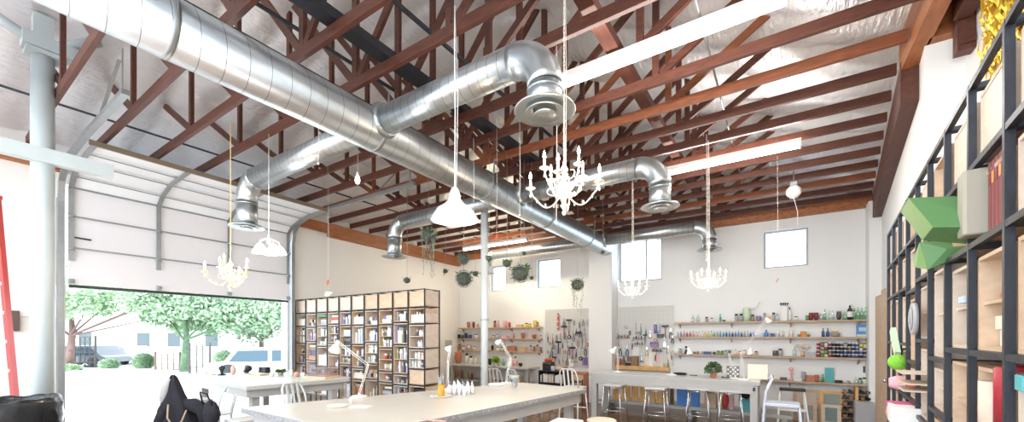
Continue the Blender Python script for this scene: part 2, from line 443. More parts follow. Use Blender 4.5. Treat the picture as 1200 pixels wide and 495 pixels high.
e = MB(); e.beam(gd(1.36, -.02, 3.93), gd(1.36, WD+.02, 3.93), .03, .06); e.build('end_rail', mat('rail_brown', (.22, .17, .12), .5), rd)
for y in (.03, .97, 1.95, WD-.05):
    e = MB(); w = .055
    e.beam(gd(.135, y, 2.66), gd(.135, y, 3.66), .014, w, (0,1,0))
    for i in range(4):
        e.beam(gd(path[i][0]+.02, y, path[i][1]-.025), gd(path[i+1][0]+.02, y, path[i+1][1]-.025), w, .014)
    e.build('stile', M_galv2, rd)
    for z in (2.36, 2.80, 3.24):
        h_ = MB(); h_.cbox(gd(.142, y, z+.02), (.02, .07, .07), 0, .006); h_.tube([gd(.16, y-.03, z+.02), gd(.16, y+.03, z+.02)], .012, 8); h_.build('hinge', M_galv2, rd)
# handle rod
e = MB(); e.tube([gd(.15, .06, 2.98), gd(.15, .22, 2.975)], .012, 8); e.build('handle', M_dark, rd)
def track(ye, xe, lab):
    t = thing('door_track', lab, 'track', (LW(GY0), GY0, 0))
    y = ye
    p = MB()
    pts = [gd(.10, y, .02), gd(.10, y, 3.45), gd(.16, y, 3.72), gd(.34, y, 3.86), gd(.65, y, 3.93), gd(1.4, y, 3.97), gd(xe, y, 3.97)]
    for a_, b_ in zip(pts, pts[1:]): p.beam(a_, b_, .05, .06, (0,1,0))
    p.build('rail', M_galv2, t)
    q = MB(); q.beam(gd(.035, y, 0), gd(.035, y, 3.5), .10, .06, (0,1,0)); q.build('wall_angle', M_galv2, t)
    for z in (.4, 1.3, 2.2, 3.0):
        MB().cbox(gd(.06, y, z), (.09, .03, .06)).build('bracket', M_galv2, t)
    h_ = MB(); h_.beam(gd(xe-.1, y, 4.0), gd(xe-.1, y, 4.42 if xe > 2 else 4.3), .03, .006); h_.beam(gd(xe-.9, y, 4.0), gd(xe-.2, y, 4.35), .03, .006); h_.build('hanger', M_galv2, t)
    return t
track(-.06, 2.95, 'grey steel door track beside the white post, bending up under the roof')
track(WD+.06, 3.6, 'grey steel door track beside the tall bookcase, running back under the trusses')

# posts -----------------------------------------------------------
P1 = W(50, 400, 4.1); p = Vector((P1.x, P1.y, 0))
t = thing('steel_post', 'pale grey steel post with cross arms beside the roller door', 'post', p)
MB().lathe([(.085, 0), (.085, 4.46)], n=20).build('shaft', M_steelp, t)
MB().cbox((0, 0, .01), (.3, .3, .02)).build('base_plate', M_steelp, t)
MB().cbox((0, 0, 4.48), (.20, .24, .04)).beam((0, 0, 4.50), (0, 0, 4.86), .14, .14, (1,0,0)).build('cap_plate', M_steelp, t)
a = MB(); a.beam((.10, -1.6, 3.45), (.10, .50, 3.45), .015, .14).beam((.06, -1.6, 3.385), (.06, .50, 3.385), .08, .015); a.build('cross_arm', M_steelp, t)
a = MB(); a.beam((0, -.14, 4.58), (0, .26, 4.58), .17, .13); a.build('cross_arm', M_steelp, t)
a = MB(); a.tube([(0, -.08, 4.60), (-.1, -.45, 4.80)], .05, 10); a.build('brace', M_steelp, t)
a = MB(); a.tube([(0, .1, 4.62), (.05, .40, 4.84)], .05, 10); a.build('brace', M_steelp, t)
P2 = Vector((-4.21, 5.49, 0))
t = thing('steel_post', 'slim white pipe post standing behind the big work table', 'post', P2)
MB().lathe([(.062, 0), (.062, 4.07)], n=18).build('shaft', mat('white_post_paint', (.74, .78, .78), .4, var=.03), t)
MB().cbox((0, 0, .01), (.24, .24, .02)).build('base_plate', M_steelp, t)
MB().lathe([(.075, 1.90), (.075, 1.93)], n=18).build('collar', M_steelp, t)
MB().cbox((0, 0, 4.06), (.22, .3, .02)).build('cap_plate', M_steelp, t)

# ducts -----------------------------------------------------------
XD, ZD, RD, RBr = -3.5, 3.76, .205, .130
M_spm = spiral('spiral_duct_main', 'y', .155); M_spb = spiral('spiral_duct_branch', 'x', .10, .05)
def ribbed(mb, pts, r, step, n=28, ridge=-.003):
    pts = [Vector(q) for q in pts]; P = []; R_ = []
    L = sum((b-a).length for a, b in zip(pts, pts[1:])); acc = 0; nxt = step*.5
    for a, b in zip(pts, pts[1:]):
        d = (b-a).length; u = (b-a)/d
        P.append(a); R_.append(r)
        while False:
            k = nxt-acc
            for off, rr in ((-.009, r), (-.0035, r), (-.002, r+ridge), (.002, r+ridge), (.0035, r), (.009, r)):
                P.append(a+u*(k+off)); R_.append(rr)
            nxt += step
        acc += d
    P.append(pts[-1]); R_.append(r)
    mb.tube(P, R_, n)
    return mb
dt = thing('air_duct', 'huge galvanized spiral duct with curved side branches under the trusses', 'duct', (XD, -1.2, ZD))
o = ribbed(MB(), [(0, 0, 0), (0, 10.52, 0)], RD, .155, 40)
o.build('main_pipe', M_spm, dt)
for i, y in enumerate((1.0, 2.7, 4.5, 6.3, 8.1)):
    b_ = MB(); b_.tube([(0, y+1.2-.02, 0), (0, y+1.2+.02, 0)], RD+.004, 40)
    for sx in (-1, 1): b_.beam((sx*RD*.98, y+1.2, 0), (sx*RD*1.1, y+1.2, .31), .025, .004, (0,1,0))
    b_.build('hanger_strap', M_galv2, dt)
def branch(s, sgn, xo, zo, name_lab, rise=.05):
    "branch pipe from the big duct at y=s out to xo, bending down to zo, with a round diffuser"
    zc = rise; t = None; r = RBr; R = .28
    x1 = xo-XD
    st = sgn*(RD+.012)
    pts = [(st, 0, zc), (x1-sgn*R, 0, zc)]
    arc = [(x1-sgn*R+sgn*R*math.sin(a_), 0, zc-R+R*math.cos(a_)) for a_ in [PI/2*k/9 for k in range(1, 10)]]
    b_ = MB(); ribbed(b_, pts, r, .10, 26, -.0025); t = b_.build('branch_pipe', M_spb, dt, loc=(0, s+1.2, 0)); t['label'] = name_lab
    e = MB(); P = [pts[1]]+arc; e.tube(P, r+.004, 26); e.build('elbow', M_galv, t)
    d_ = MB(); d_.tube([arc[-1], (x1, 0, zo-ZD+.03)], r, 26); d_.tube([(x1, 0, zc-R-.045), (x1, 0, zc-R-.03)], r+.007, 26); d_.build('drop_pipe', M_galv, t)
    c_ = MB(); c_.tube([(sgn*(RD-.03), 0, zc), (sgn*(RD+.02), 0, zc)], [r+.045, r+.012], 26); c_.build('saddle', M_galv, t)
    z = zo-ZD
    f = MB(); cc = (x1, 0, z)
    f.lathe([(r+.005, .04), (.225, .012), (.234, 0), (.226, -.006), (.150, .018), (r, .03)], cc, 30, cap=False)
    f.lathe([(.10, .02), (.150, -.012), (.145, -.018), (.09, .01)], cc, 30, cap=False)
    f.lathe([(0, .005), (.05, 0), (.085, -.028), (.08, -.034), (0, -.02)], cc, 24)
    f.build('diffuser', M_galv, t)
    return t
branch(2.69, 1, -1.49, 3.345, 'nearest silver branch duct, curving down above the large candle chandelier')
branch(2.69, -1, -6.27, 3.17, 'silver branch duct curving down in front of the roller door')
branch(5.27, 1, -1.27, 3.26, 'middle silver branch duct on the fluorescent side, behind the large chandelier')
branch(5.27, -1, -6.23, 3.16, 'silver branch duct curving down over the tall bookcase')
branch(8.82, 1, -1.18, 3.33, 'silver branch duct at the back wall, ending beside the high window')
branch(8.82, -1, -6.7, 3.33, 'silver branch duct along the back wall behind the slim post')
# ------------------------------------------------------------------ lights the room has
M_tube = mat('fluorescent_tube', (1, 1, 1), .4, emit=9, emitcol=(1, .97, .92))
def fluor(pa, pb, lab, e=60, col=(1, .97, .92)):
    pa = Vector(pa); pb = Vector(pb); mid = (pa+pb)/2; L = (pb-pa).length; rz = math.atan2(pb.y-pa.y, pb.x-pa.x)
    t = thing('fluorescent_light', lab, 'light fixture', mid, rz)
    MB().box(-L/2, -.055, -.012, L/2, .055, .045).build('housing', M_white, t)
    for sy in (-.028, .028):
        MB().tube([(-L/2+.02, sy, -.032), (L/2-.02, sy, -.032)], .017, 10).build('tube', M_tube, t)
    for sx in (-1, 1):
        MB().cbox((sx*(L/2-.01), 0, -.03), (.02, .10, .05)).build('lamp_holder', M_white, t)
    for sx in (-1, 1):
        MB().tube([(sx*L*.35, 0, .04), (sx*L*.35, 0, ZC-mid.z)], .005, 6).build('hanger', M_galv2, t)
    l = bpy.data.lights.new('tube_light', 'AREA'); l.shape = 'RECTANGLE'; l.size = L; l.size_y = .10; l.energy = e; l.color = col
    lo = bpy.data.objects.new('tube_light', l); C.objects.link(lo); lo.location = (mid.x, mid.y, mid.z-.055); lo.rotation_euler = (0, 0, rz)
    # tubes also shine sideways and up
    for sy in (-.10, .10):
        l2 = bpy.data.lights.new('tube_glow', 'AREA'); l2.shape = 'RECTANGLE'; l2.size = L; l2.size_y = .05; l2.energy = e*.45; l2.color = col
        l2o = bpy.data.objects.new('tube_glow', l2); C.objects.link(l2o); l2o.location = (mid.x+math.sin(rz)*-sy, mid.y+math.cos(rz)*sy, mid.z)
        l2o.rotation_euler = (Vector((-math.sin(rz)*sy*10, math.cos(rz)*sy*10, .8))).to_track_quat('-Z', 'Y').to_euler()
fluor((-1.76, 3.37, 3.99), (.05, 3.37, 3.99), 'nearest bright fluorescent fixture beside the large candle chandelier', LF)
fluor((-1.40, 6.0, 3.97), (.20, 6.0, 3.97), 'fluorescent fixture over the high windows side, second from the camera', LF)
fluor((-7.1, 8.35, 3.97), (-5.1, 8.35, 3.97), 'far fluorescent fixture above the hanging plants and slim post', LF*1.7, (1, .86, .60))
fluor((-5.6, -.6, 3.97), (-3.8, -.6, 3.97), 'fluorescent fixture high over the trash bin end of the room', LF*.6)
fluor((-1.5, .75, 4.0), (.2, .75, 4.0), 'fluorescent fixture overhead near the open bookcase', LF*.3)

M_flame = mat('candle_bulb', (1, .9, .7), .3, emit=60, emitcol=(1, .80, .5))
M_crystal = mat('crystal_glass', (.95, .95, .92), .08, spec=.8, coat=.5)
def point(loc, e, col=(1, .82, .6), r=.03):
    l = bpy.data.lights.new('bulb_light', 'POINT'); l.energy = e; l.color = col; l.shadow_soft_size = r
    o = bpy.data.objects.new('bulb_light', l); C.objects.link(o); o.location = loc
def chandelier(loc, R, n, lab, e, ztop=4.09, m=M_cream, tiers=1):
    t = thing('chandelier', lab, 'chandelier', loc)
    s_ = R/.25
    st = MB(); st.lathe([(0, -.17), (.012, -.165), (.03, -.14), (.012, -.12), (.02, -.09), (.038, -.05), (.02, -.01), (.012, .03), (.022, .06), (.012, .09), (.03, .12), (.012, .15), (.006, .19), (0, .2)], n=14)
    st.v = [(x*s_, y*s_, z*s_) for x, y, z in st.v]; st.build('stem', m, t)
    ch = MB(); L = ztop-loc[2]-.19*s_; k = 0; z = .19*s_
    while z < ztop-loc[2]:
        if k % 2: ch.tube([(-.005, 0, z), (0, 0, z-.008), (.005, 0, z), (.005, 0, z+.022), (0, 0, z+.030), (-.005, 0, z+.022), (-.005, 0, z)], .0018, 5)
        else: ch.tube([(0, -.005, z), (0, 0, z-.008), (0, .005, z), (0, .005, z+.022), (0, 0, z+.030), (0, -.005, z+.022), (0, -.005, z)], .0018, 5)
        z += .028; k += 1
    ch.tube([(.012, 0, .1), (.016, 0, (ztop-loc[2])/2), (.008, 0, ztop-loc[2])], .0022, 5)
    ch.build('chain', m, t)
    pr = None
    for i in range(n):
        a = 2*PI*i/n+.3; lift = 0; rr = R
        if tiers == 2 and i % 2: lift = .09*s_; rr = R*.68
        ar = MB(); P = []
        for k in range(13):
            u = k/12; rad = .02*s_+(rr-.02*s_)*u; z = (-.06-.085*math.sin(PI*min(1, u*1.15)))*s_+lift+(.055*s_ if u > .9 else 0)*((u-.9)/.1 if u > .9 else 0)
            P.append((rad*math.cos(a), rad*math.sin(a), z))
        ar.tube(P, .0055*s_, 7)
        Q = []
        for k in range(11):
            th = k/10*PI*1.7; rad = .05*s_+(.028*s_)*math.sin(th); Q.append((rad*1.6*math.cos(a), rad*1.6*math.sin(a), lift-.03*s_+.03*s_*math.cos(th)))
        ar.tube(Q, .0035*s_, 6)
        arm = ar.build('arm', m, t)
        ex, ey, ez = P[-1]
        MB().lathe([(0, -.006*s_), (.012*s_, 0), (.034*s_, .012*s_), (.036*s_, .016*s_), (.010*s_, .010*s_)], (ex, ey, ez), 14).build('drip_cup', m, arm)
        MB().lathe([(.009*s_, .01*s_), (.009*s_, .075*s_), (.006*s_, .078*s_)], (ex, ey, ez), 10).build('candle_sleeve', m, arm)
        MB().lathe([(0, .078*s_), (.009*s_, .09*s_), (.010*s_, .10*s_), (.005*s_, .122*s_), (0, .138*s_)], (ex, ey, ez), 10).build('bulb', M_flame, arm)
        cr = MB()
        for j, (dx, dz) in enumerate(((1, -.03), (.8, -.075), (.55, -.11), (.3, -.12))):
            cr.ball((ex*dx, ey*dx, ez+dz*s_-.01), .008*s_, (1, 1, 1.8), 6, 5)
        cr.tube([(ex, ey, ez), (ex, ey, ez-.05*s_)], .002*s_, 5)
        cr.build('crystal_drop', M_crystal, arm)
    bo = MB(); bo.ball((0, 0, -.19*s_), .016*s_, (1, 1, 1.4), 8, 6); bo.build('finial', M_crystal, t)
    for i in range(3): a = i*2.1; point((loc[0]+R*.6*math.cos(a), loc[1]+R*.6*math.sin(a), loc[2]+.1*s_), e/3)
    return t
chandelier((-1.227, 2.486, 2.66), .235, 8, 'large cream candle chandelier hanging nearest the camera, bulbs lit', 14, tiers=2)
p = W(270, 322, 4.6); chandelier(tuple(p), .235, 6, 'lit golden candle chandelier hanging before the half open roller door', 12, ZC, cm((.80, .62, .32), .3), tiers=2)
p = W(830, 327, 5.1); chandelier(tuple(p), .20, 6, 'small lit chandelier hanging in front of the blank back wall', 12, ZC)
p = W(741, 337, 5.6); chandelier(tuple(p), .19, 6, 'small lit chandelier hanging below the larger high window', 12, ZC)

M_shade = mat('glowing_white_glass', (.95, .95, .93), .3, emit=2.2, emitcol=(1, .96, .88))
M_enam = mat('white_enamel_shade', (.86, .85, .82), .3)
p = W(533, 258, 3.0)
t = thing('pendant_lamp', 'white enamel cone pendant lamp hanging below the big duct', 'lamp', p)
MB().lathe([(.175, 0), (.172, .008), (.13, .075), (.075, .115), (.045, .15), (.038, .20), (.022, .235), (.008, .245)], n=32, cap=False).lathe([(.165, .003), (.122, .07), (.07, .108), (0, .12)], n=32, cap=False).build('lamp_shade', M_enam, t)
MB().ball((0, 0, .035), .048, n=14, m=10).build('bulb', M_shade, t)
MB().tube([(0, 0, .24), (.004, 0, .8), (-.003, 0, 1.3), (0, 0, 4.09-p.z)], .0045, 6).tube([(.015, .0, .24), (.03, 0, .9), (.0, 0, 4.09-p.z)], .0022, 5).build('cord', M_white, t)
point((p.x, p.y, p.z-.04), 14, (1, .95, .88), .08)
p = W(315, 292, 4.9)
t = thing('pendant_lamp', 'hanging cluster of glowing white glass shades before the rolled door', 'lamp', p)
for i in range(5):
    a = i*2*PI/5; q = (.12*math.cos(a), .12*math.sin(a), 0)
    s_ = MB().lathe([(.072, -.05), (.06, -.01), (.035, .03), (.016, .045)], q, 16, cap=False).build('lamp_shade', M_shade, t)
    MB().ball((q[0], q[1], -.02), .024, n=10, m=8).build('bulb', M_flame, s_)
    MB().tube([(q[0], q[1], .045), (q[0]*.9, q[1]*.9, .09), (q[0]*.4, q[1]*.4, .12), (0, 0, .10)], .006, 7).build('arm', M_white, t)
MB().lathe([(0, .05), (.02, .07), (.02, .12), (.008, .17), (.004, .2)], n=12).build('hub', M_white, t)
MB().tube([(0, 0, .2), (0, 0, ZC-p.z)], .004, 6).build('cord', M_white, t)
point((p.x, p.y, p.z-.08), 14, (1, .93, .85), .1)
# bulbs and little hanging things
def hang(name, lab, cat, px, py, Z, mk, group=None, ztop=ZC, cr=.0025, cm_=None):
    p = W(px, py, Z)
    t = thing(name, lab, cat, p, group=group)
    top = mk(t, p)
    MB().tube([(0, 0, top), (.003, .002, (ztop-p.z)*.5), (0, 0, ztop-p.z)], cr, 5).build('cord', cm_ or M_galv2, t)
    return t
def mk_bulb(t, p):
    MB().lathe([(0, -.055), (.02, -.045), (.032, -.01), (.026, .03), (.014, .055)], n=14).build('bulb', M_shade, t)
    MB().lathe([(.015, .05), (.015, .09), (.006, .1)], n=10).build('socket', M_white, t); return .1
hang('hanging_bulb', 'bare white bulb on a cord under the trusses beside the big duct', 'bulb', 419, 211, 5.0, mk_bulb, cm_=M_white)
def mk_disc(t, p):
    MB().lathe([(0, -.095), (.05, -.085), (.09, -.04), (.10, 0), (.09, .04), (.05, .085), (0, .095)], n=20).build('globe', M_white, t)
    MB().tube([(.0, 0, -.09), (.05, .02, -.3), (.045, 0, -.5)], .004, 5).build('pull_cord', M_white, t); 
    MB().cbox((0, 0, .12), (.10, .06, .06), 0, .01).build('mount', M_galv2, t); return .14
hang('ceiling_globe', 'round white globe hanging under the trusses near the back right corner', 'globe', 930, 225, 6.0, mk_disc, cr=.01)

M_moss = mat('moss_green', (.07, .08, .06), .9, var=.5, vs=25, bump=.6, bs=60)
M_leaf = mat('leaf_green', (.10, .17, .07), .55, var=.4, vs=10)
M_leaf2 = mat('leaf_pale', (.26, .32, .22), .55, var=.3, vs=10)
M_wire = mat('basket_wire', (.16, .17, .17), .5, .5)
def mk_ball(r, trail=0, wires=True, lm=None, foliage=60):
    def f(t, p):
        MB().ball((0, 0, 0), r, (1, 1, .9), 16, 12, .05).build('moss_ball', M_moss, t)
        if wires:
            w = MB()
            for k in range(4):
                a = k*PI/4; w.tube([(1.12*r*math.cos(a)*math.cos(u), 1.12*r*math.sin(a)*math.cos(u), 1.12*r*math.sin(u)) for u in [2*PI*j/16 for j in range(17)]], .003, 4)
            w.build('wire_basket', M_wire, t)
        lf = MB()
        for k in range(foliage):
            a = random.uniform(0, 2*PI); lf.leaf((r*.7*math.cos(a), r*.7*math.sin(a), random.uniform(-.3, .9)*r), (math.cos(a), math.sin(a), random.uniform(-.4, 1)), random.uniform(.4, .9)*r, r*.22)
        for k in range(int(trail*14)):
            a = random.uniform(0, 2*PI); x, y = r*.8*math.cos(a), r*.8*math.sin(a); L = trail*random.uniform(.4, 1); P = [(x*(1+.3*math.sin(j)), y*(1+.2*math.cos(j*1.3)), -j/6*L) for j in range(7)]
            lf.tube(P, .003, 4)
            for q in P[1:]: lf.leaf(q, (random.uniform(-1, 1), random.uniform(-1, 1), -.6), .035, .018)
        o = lf.build('foliage', lm or M_leaf, t); return r*1.1
    return f
hang('hanging_plant', 'large wire basket with trailing fern hanging above the tall bookcase', 'plant', 502, 276, 6.2, mk_ball(.11, .75, lm=M_leaf2), 'hanging plants')
hang('hanging_plant', 'small moss ball hanging directly above the big wire basket planter', 'plant', 543.5, 304, 6.1, mk_ball(.075, .0, foliage=30), 'hanging plants')
hang('hanging_planter', 'big round wire basket hanging lowest of the pair by the slim post', 'plant', 543.5, 327, 6.1, mk_ball(.115, .0, foliage=30), 'hanging plants')
hang('hanging_plant', 'tiny dark plant ball hanging between the two wire baskets', 'plant', 522, 318, 7.6, mk_ball(.045, .1, False, foliage=20), 'hanging plants')
hang('hanging_plant', 'tiny hanging plant just behind the slim white post', 'plant', 557, 321, 7.2, mk_ball(.05, .1, False, foliage=26), 'hanging plants')
hang('hanging_plant', 'little dark plant hanging against the upper slim post', 'plant', 573, 303, 5.0, mk_ball(.04, .12, False, foliage=30), 'hanging plants')
hang('hanging_plant', 'narrow dark plant bundle hanging right above the round wire ball', 'plant', 594, 309, 5.4, mk_ball(.055, .12, False, foliage=60), 'hanging plants')
hang('hanging_plant', 'largest round moss ball in wire hanging before the small square window', 'plant', 610, 321, 5.6, mk_ball(.11, .12, foliage=80), 'hanging plants')
hang('hanging_plant', 'tiny sprig hanging at the side of the largest moss ball', 'plant', 623, 326, 5.7, mk_ball(.028, .0, False, foliage=30), 'hanging plants')
hang('hanging_ball', 'small dark brown ball hanging in front of the back wall duct', 'ornament', 614, 297, 5.6, mk_ball(.03, 0, False, foliage=8))
hang('hanging_plant', 'moss ball with long pale trailing stems hanging above the pegboard', 'plant', 677, 334, 6.6, mk_ball(.095, .55, lm=M_leaf2, foliage=50), 'hanging plants')
hang('hanging_ball', 'small dark ball hanging beside the end of the big duct', 'ornament', 706.5, 296, 7.0, mk_ball(.035, 0, False, foliage=10))
hang('hanging_plant', 'small dark green plant hanging over the near end of the bookcase', 'plant', 477, 329, 6.3, mk_ball(.05, .02, False, foliage=40), 'hanging plants')
def mk_origami(col, sc_=1, dx=1, dz=0):
    def f(t, p):
        s = .09*sc_
        mb = MB(); 
        A, B, Cc, D, E = Vector((-s*dx, 0, -s*dz-.01)), Vector((s*dx, 0, s*dz+.01)), Vector((0, s*.35, s*.3)), Vector((0, -s*.35, s*.3)), Vector((0, 0, -s*.28))
        mb.add([A, B, Cc, D, E], [(0,2,3),(1,3,2),(0,4,2),(0,3,4),(1,2,4),(1,4,3)])
        mb.build('folded_paper', cm(col, .6), t); return .0
    return f
hang('paper_bird', 'small red folded paper ornament hanging over the bookcase', 'ornament', 384, 332, 5.8, mk_origami((.75, .16, .10), .6, .35, .9), cm_=M_white, cr=.0012)
hang('paper_bird', 'pale green folded paper leaf hanging just above the bookcase top', 'ornament', 385, 345, 6.05, mk_origami((.55, .72, .45), 1.3, 1, .1), cm_=M_white, cr=.0012)
hang('paper_star', 'bright red paper star hanging beside the slim post', 'ornament', 582, 279, 4.4, mk_origami((.85, .12, .06), .5, .5, .5), cm_=M_white, cr=.0012)
hang('paper_bird', 'tiny red paper ornament hanging before the back wall shelves', 'ornament', 911, 329, 5.5, mk_origami((.85, .15, .1), .5, .4, .6), cm_=M_white, cr=.0012)
def mk_none(t, p):
    MB().ball((0, 0, 0), .012, n=8, m=6).build('weight', M_white, t); return .0
for i, (px, py, Z, lab) in enumerate(((373, 192, 4.2, 'thin white cord dropping beside the bare bulb'), (609, 252, 4.6, 'thin white cord dropping beside the near branch duct'), (555, 262, 5.0, 'thin white cord hanging just right of the enamel pendant'),
     (828, 305, 4.9, 'thin white cord hanging before the smallest chandelier'), (652, 262, 3.4, 'thin white cord hanging by the large chandelier chain'))):
    hang('ceiling_wire', lab, 'cord', px, py, Z, mk_none, cm_=M_white, cr=.003)
# ------------------------------------------------------------------ tables, stools, things on them
M_top = mat('zinc_top_warm', (.66, .62, .55), .28, .15, var=.08, vs=3, bump=.03)
M_edge = mat('zinc_edge', (.45, .46, .48), .35, .6, var=.35, vs=30)
M_topg = mat('grey_top', (.60, .60, .59), .35, .1, var=.06, vs=3)
M_leg = mat('grey_painted_leg', (.44, .43, .41), .5, var=.05)
def poly_table(name, lab, pts, z, th, m, me, legs, apron=.13, inset=.12, rivets=True, legw=.10):
    c = sum((Vector(p) for p in pts), Vector((0, 0)))/len(pts)
    t = thing(name, lab, 'table', (c.x, c.y, 0))
    q = [Vector(p)-c for p in pts]; n = len(q)
    mb = MB(); vs = [(v.x, v.y, z-.004) for v in q]+[(v.x*.998, v.y*.998, z) for v in q]+[(v.x, v.y, z-th) for v in q]
    fs = [tuple(range(n, 2*n)), tuple(reversed(range(2*n, 3*n)))]
    for i in range(n):
        j = (i+1) % n; fs += [(i, j, n+j, n+i), (2*n+i, 2*n+j, j, i)]
    mb.add(vs, fs); mb.build('tabletop', m, t)
    e = MB()
    for i in range(n):
        a, b = q[i], q[(i+1) % n]; d = (b-a).normalized(); o = Vector((d.y, -d.x))
        A = a+o*.003; B = b+o*.003
        e.add([(A.x, A.y, z-.003), (B.x, B.y, z-.003), (B.x, B.y, z-th-.004), (A.x, A.y, z-th-.004), (a.x, a.y, z-.003), (b.x, b.y, z-.003), (b.x, b.y, z-th-.004), (a.x, a.y, z-th-.004)],
              [(0,3,2,1),(4,5,6,7),(0,1,5,4),(1,2,6,5),(2,3,7,6),(3,0,4,7)])
        if rivets:
            L = (b-a).length; k = .04
            while k < L-.03:
                p = a+d*k+o*.005; e.ball((p.x, p.y, z-th*.5), .0085, n=6, m=4); k += .075
    e.build('edge_strip', me, t)
    ins = [v*(1-inset/v.length) for v in q]
    ap = MB()
    for i in range(n):
        a, b = ins[i], ins[(i+1) % n]; ap.beam((a.x, a.y, z-th-apron/2), (b.x, b.y, z-th-apron/2), .03, apron-.004)
    ap.build('apron', M_leg, t)
    for v in (legs or ins):
        v = Vector(v)-c if legs else v
        l = MB(); l.cbox((v.x, v.y, (z-th)/2+.002), (legw, legw, z-th-.006), 0, .006); l.cbox((v.x, v.y, .012), (legw+.02, legw+.02, .02), 0, .004); l.build('leg', M_leg, t)
    return t
ZT = .95
P_ = [(-4.34, 1.81), (-2.50, 1.81), (-2.11, 4.93), (-3.19, 5.07)]
poly_table('work_table', 'big tapering zinc topped work table in the middle of the room', P_, ZT, .05, M_top, M_edge, [(-4.1, 2.0), (-2.65, 2.0), (-2.28, 4.75), (-3.05, 4.85)])
poly_table('work_table', 'long grey high table with plants and desk lamps before the shelves', [(-3.19, 7.6), (-.29, 7.6), (-.29, 8.42), (-3.19, 8.42)], .895, .055, M_topg, M_leg, [(-3.11, 7.68), (-.37, 7.68), (-.37, 8.34), (-3.11, 8.34)], .15, .08, False, .11)
MB().cbox((0, 0, 0), (.012, .035, .06), 0, .003).build('socket_plate', M_black, None, (-.305, 7.61, .77)).name = 'power_socket'
bpy.data.objects['power_socket'].parent = None
tag(bpy.data.objects['power_socket'], 'small black socket screwed to the corner of the long grey table', 'socket')
bpy.data.objects['power_socket'].location = (-.37, 7.612, .77); bpy.data.objects['power_socket'].rotation_euler = (0, 0, PI/2)
LT = [(-7.85, 2.55), (-5.66, 2.42), (-5.45, 3.75), (-7.85, 3.75)]
poly_table('work_table', 'white high table crowded with jars in front of the roller door opening', LT, 1.0, .05, mat('pale_mint_top', (.70, .74, .68), .3, var=.08, vs=3), M_leg, [(-7.7, 2.68), (-5.85, 2.6), (-5.65, 3.6), (-7.7, 3.6)], .12, .12, False)
# bench shelf under/behind the long table
t = thing('storage_bench', 'low grey storage bench holding boards and bins beneath the long table', 'bench', (-1.4, 8.85, 0))
MB().box(-1.97, -.32, .18, 1.55, .32, .24).build('bench_top', M_leg, t)
for sx in (-1.85, -.1, 1.45): MB().box(sx-.04, -.3, 0, sx+.04, .3, .18).build('leg', M_leg, t)

def stool(lab, x, y, rz, h=.62, seat='round', sm=M_white, fm=M_chrome, w=.32, group='stools around the tables'):
    t = thing('stool', lab, 'stool', (x, y, 0), rz, group)
    hw = w/2
    for sx in (-1, 1):
        for sy in (-1, 1):
            MB().tube([(sx*hw*.78, sy*hw*.78, h-.02), (sx*hw*1.12, sy*hw*1.12, 0)], .011, 8).build('leg', fm, t)
    r = MB()
    for z, k in ((h*.35, 1.0), (h-.05, .80)):
        c = [(sx*hw*k, sy*hw*k, z) for sx, sy in ((-1,-1),(1,-1),(1,1),(-1,1))]
        for i in range(4): r.tube([c[i], c[(i+1) % 4]], .007, 6)
    r.build('foot_ring', fm, t)
    s = MB()
    if seat == 'round': s.lathe([(0, h), (hw*.95, h), (hw*1.05, h-.008), (hw*1.05, h-.028), (hw*.9, h-.03)], n=28)
    else: s.cbox((0, 0, h-.012), (w*.95, w*.95, .03), 0, .012)
    s.build('seat', sm, t)
    return t
def place(px, py, z): p = Wz(px, py, z); return p.x, p.y
x, y = Wy = (-2.05, 4.15)
stool('white square seated stool tucked under the far end of the big work table', -1.93, 3.95, .1, .72, 'square', M_white)
stool('round pale wooden seated stool beside the corner leg of the big work table', -1.72, 4.45, .4, .68, 'round', cm((.72, .60, .48)))
stool('round white stool at the near side of the big work table', -2.15, 3.1, .2, .66, 'round', M_white)
for i, (x, lab) in enumerate(((-2.62, 'wire framed stool under the long table nearest the white pilaster'), (-1.85, 'wire framed stool under the middle of the long table'), (-1.22, 'wire framed stool under the long table before the blue bins'), (-.72, 'wire framed stool under the long table nearest its socket end'))):
    stool(lab, x, 7.42 if i < 2 else 7.75, .05*i, .72, 'square', mat('grey_seat', (.55, .55, .54), .5), M_chrome, .36)
stool('chrome stool under the near edge of the crowded high table', -6.9, 2.30, .1, .74, 'square', mat('grey_seat', (.55, .55, .54), .5))
stool('chrome stool between the crowded high table and the big table', -5.3, 2.25, .1, .66, 'square', mat('grey_seat', (.55, .55, .54), .5))

def cafe_chair(lab, x, y, rz, sc=1., m=M_white, sh=.46, bh=.86):
    t = thing('metal_chair', lab, 'chair', (x, y, 0), rz, 'white metal chairs')
    for sx in (-1, 1):
        MB().tube([(sx*.17, -.17, sh-.01), (sx*.21, -.22, 0)], .014, 8).build('leg', m, t)
        MB().tube([(sx*.17, .18, sh-.01), (sx*.20, .25, 0)], .014, 8).build('leg', m, t)
    MB().cbox((0, 0, sh), (.40, .40, .025), 0, .012).build('seat', m, t)
    f = MB(); f.tube([(-.18, .18, sh), (-.185, .23, sh+.22), (-.165, .27, bh-.06), (-.12, .285, bh), (.12, .285, bh), (.165, .27, bh-.06), (.185, .23, sh+.22), (.18, .18, sh)], .014, 8); f.build('back_frame', m, t)
    for k in range(3):
        xx = (k-1)*.09; MB().beam((xx, .20, sh+.01), (xx, .28, bh-.01), .035, .008, (0,1,0)).build('back_slat', m, t)
    MB().tube([(-.19, -.2, .2), (.19, -.2, .2)], .009, 6).build('stretcher', m, t)
    return t
p = Wz(691, 480, .20); cafe_chair('white metal chair by the near leg of the long table and pilaster', -3.42, 7.35, PI, sh=.62, bh=1.0)
cafe_chair('white metal chair in front of the black book cart', -4.65, 7.35, PI*.9, sh=.5, bh=.92)
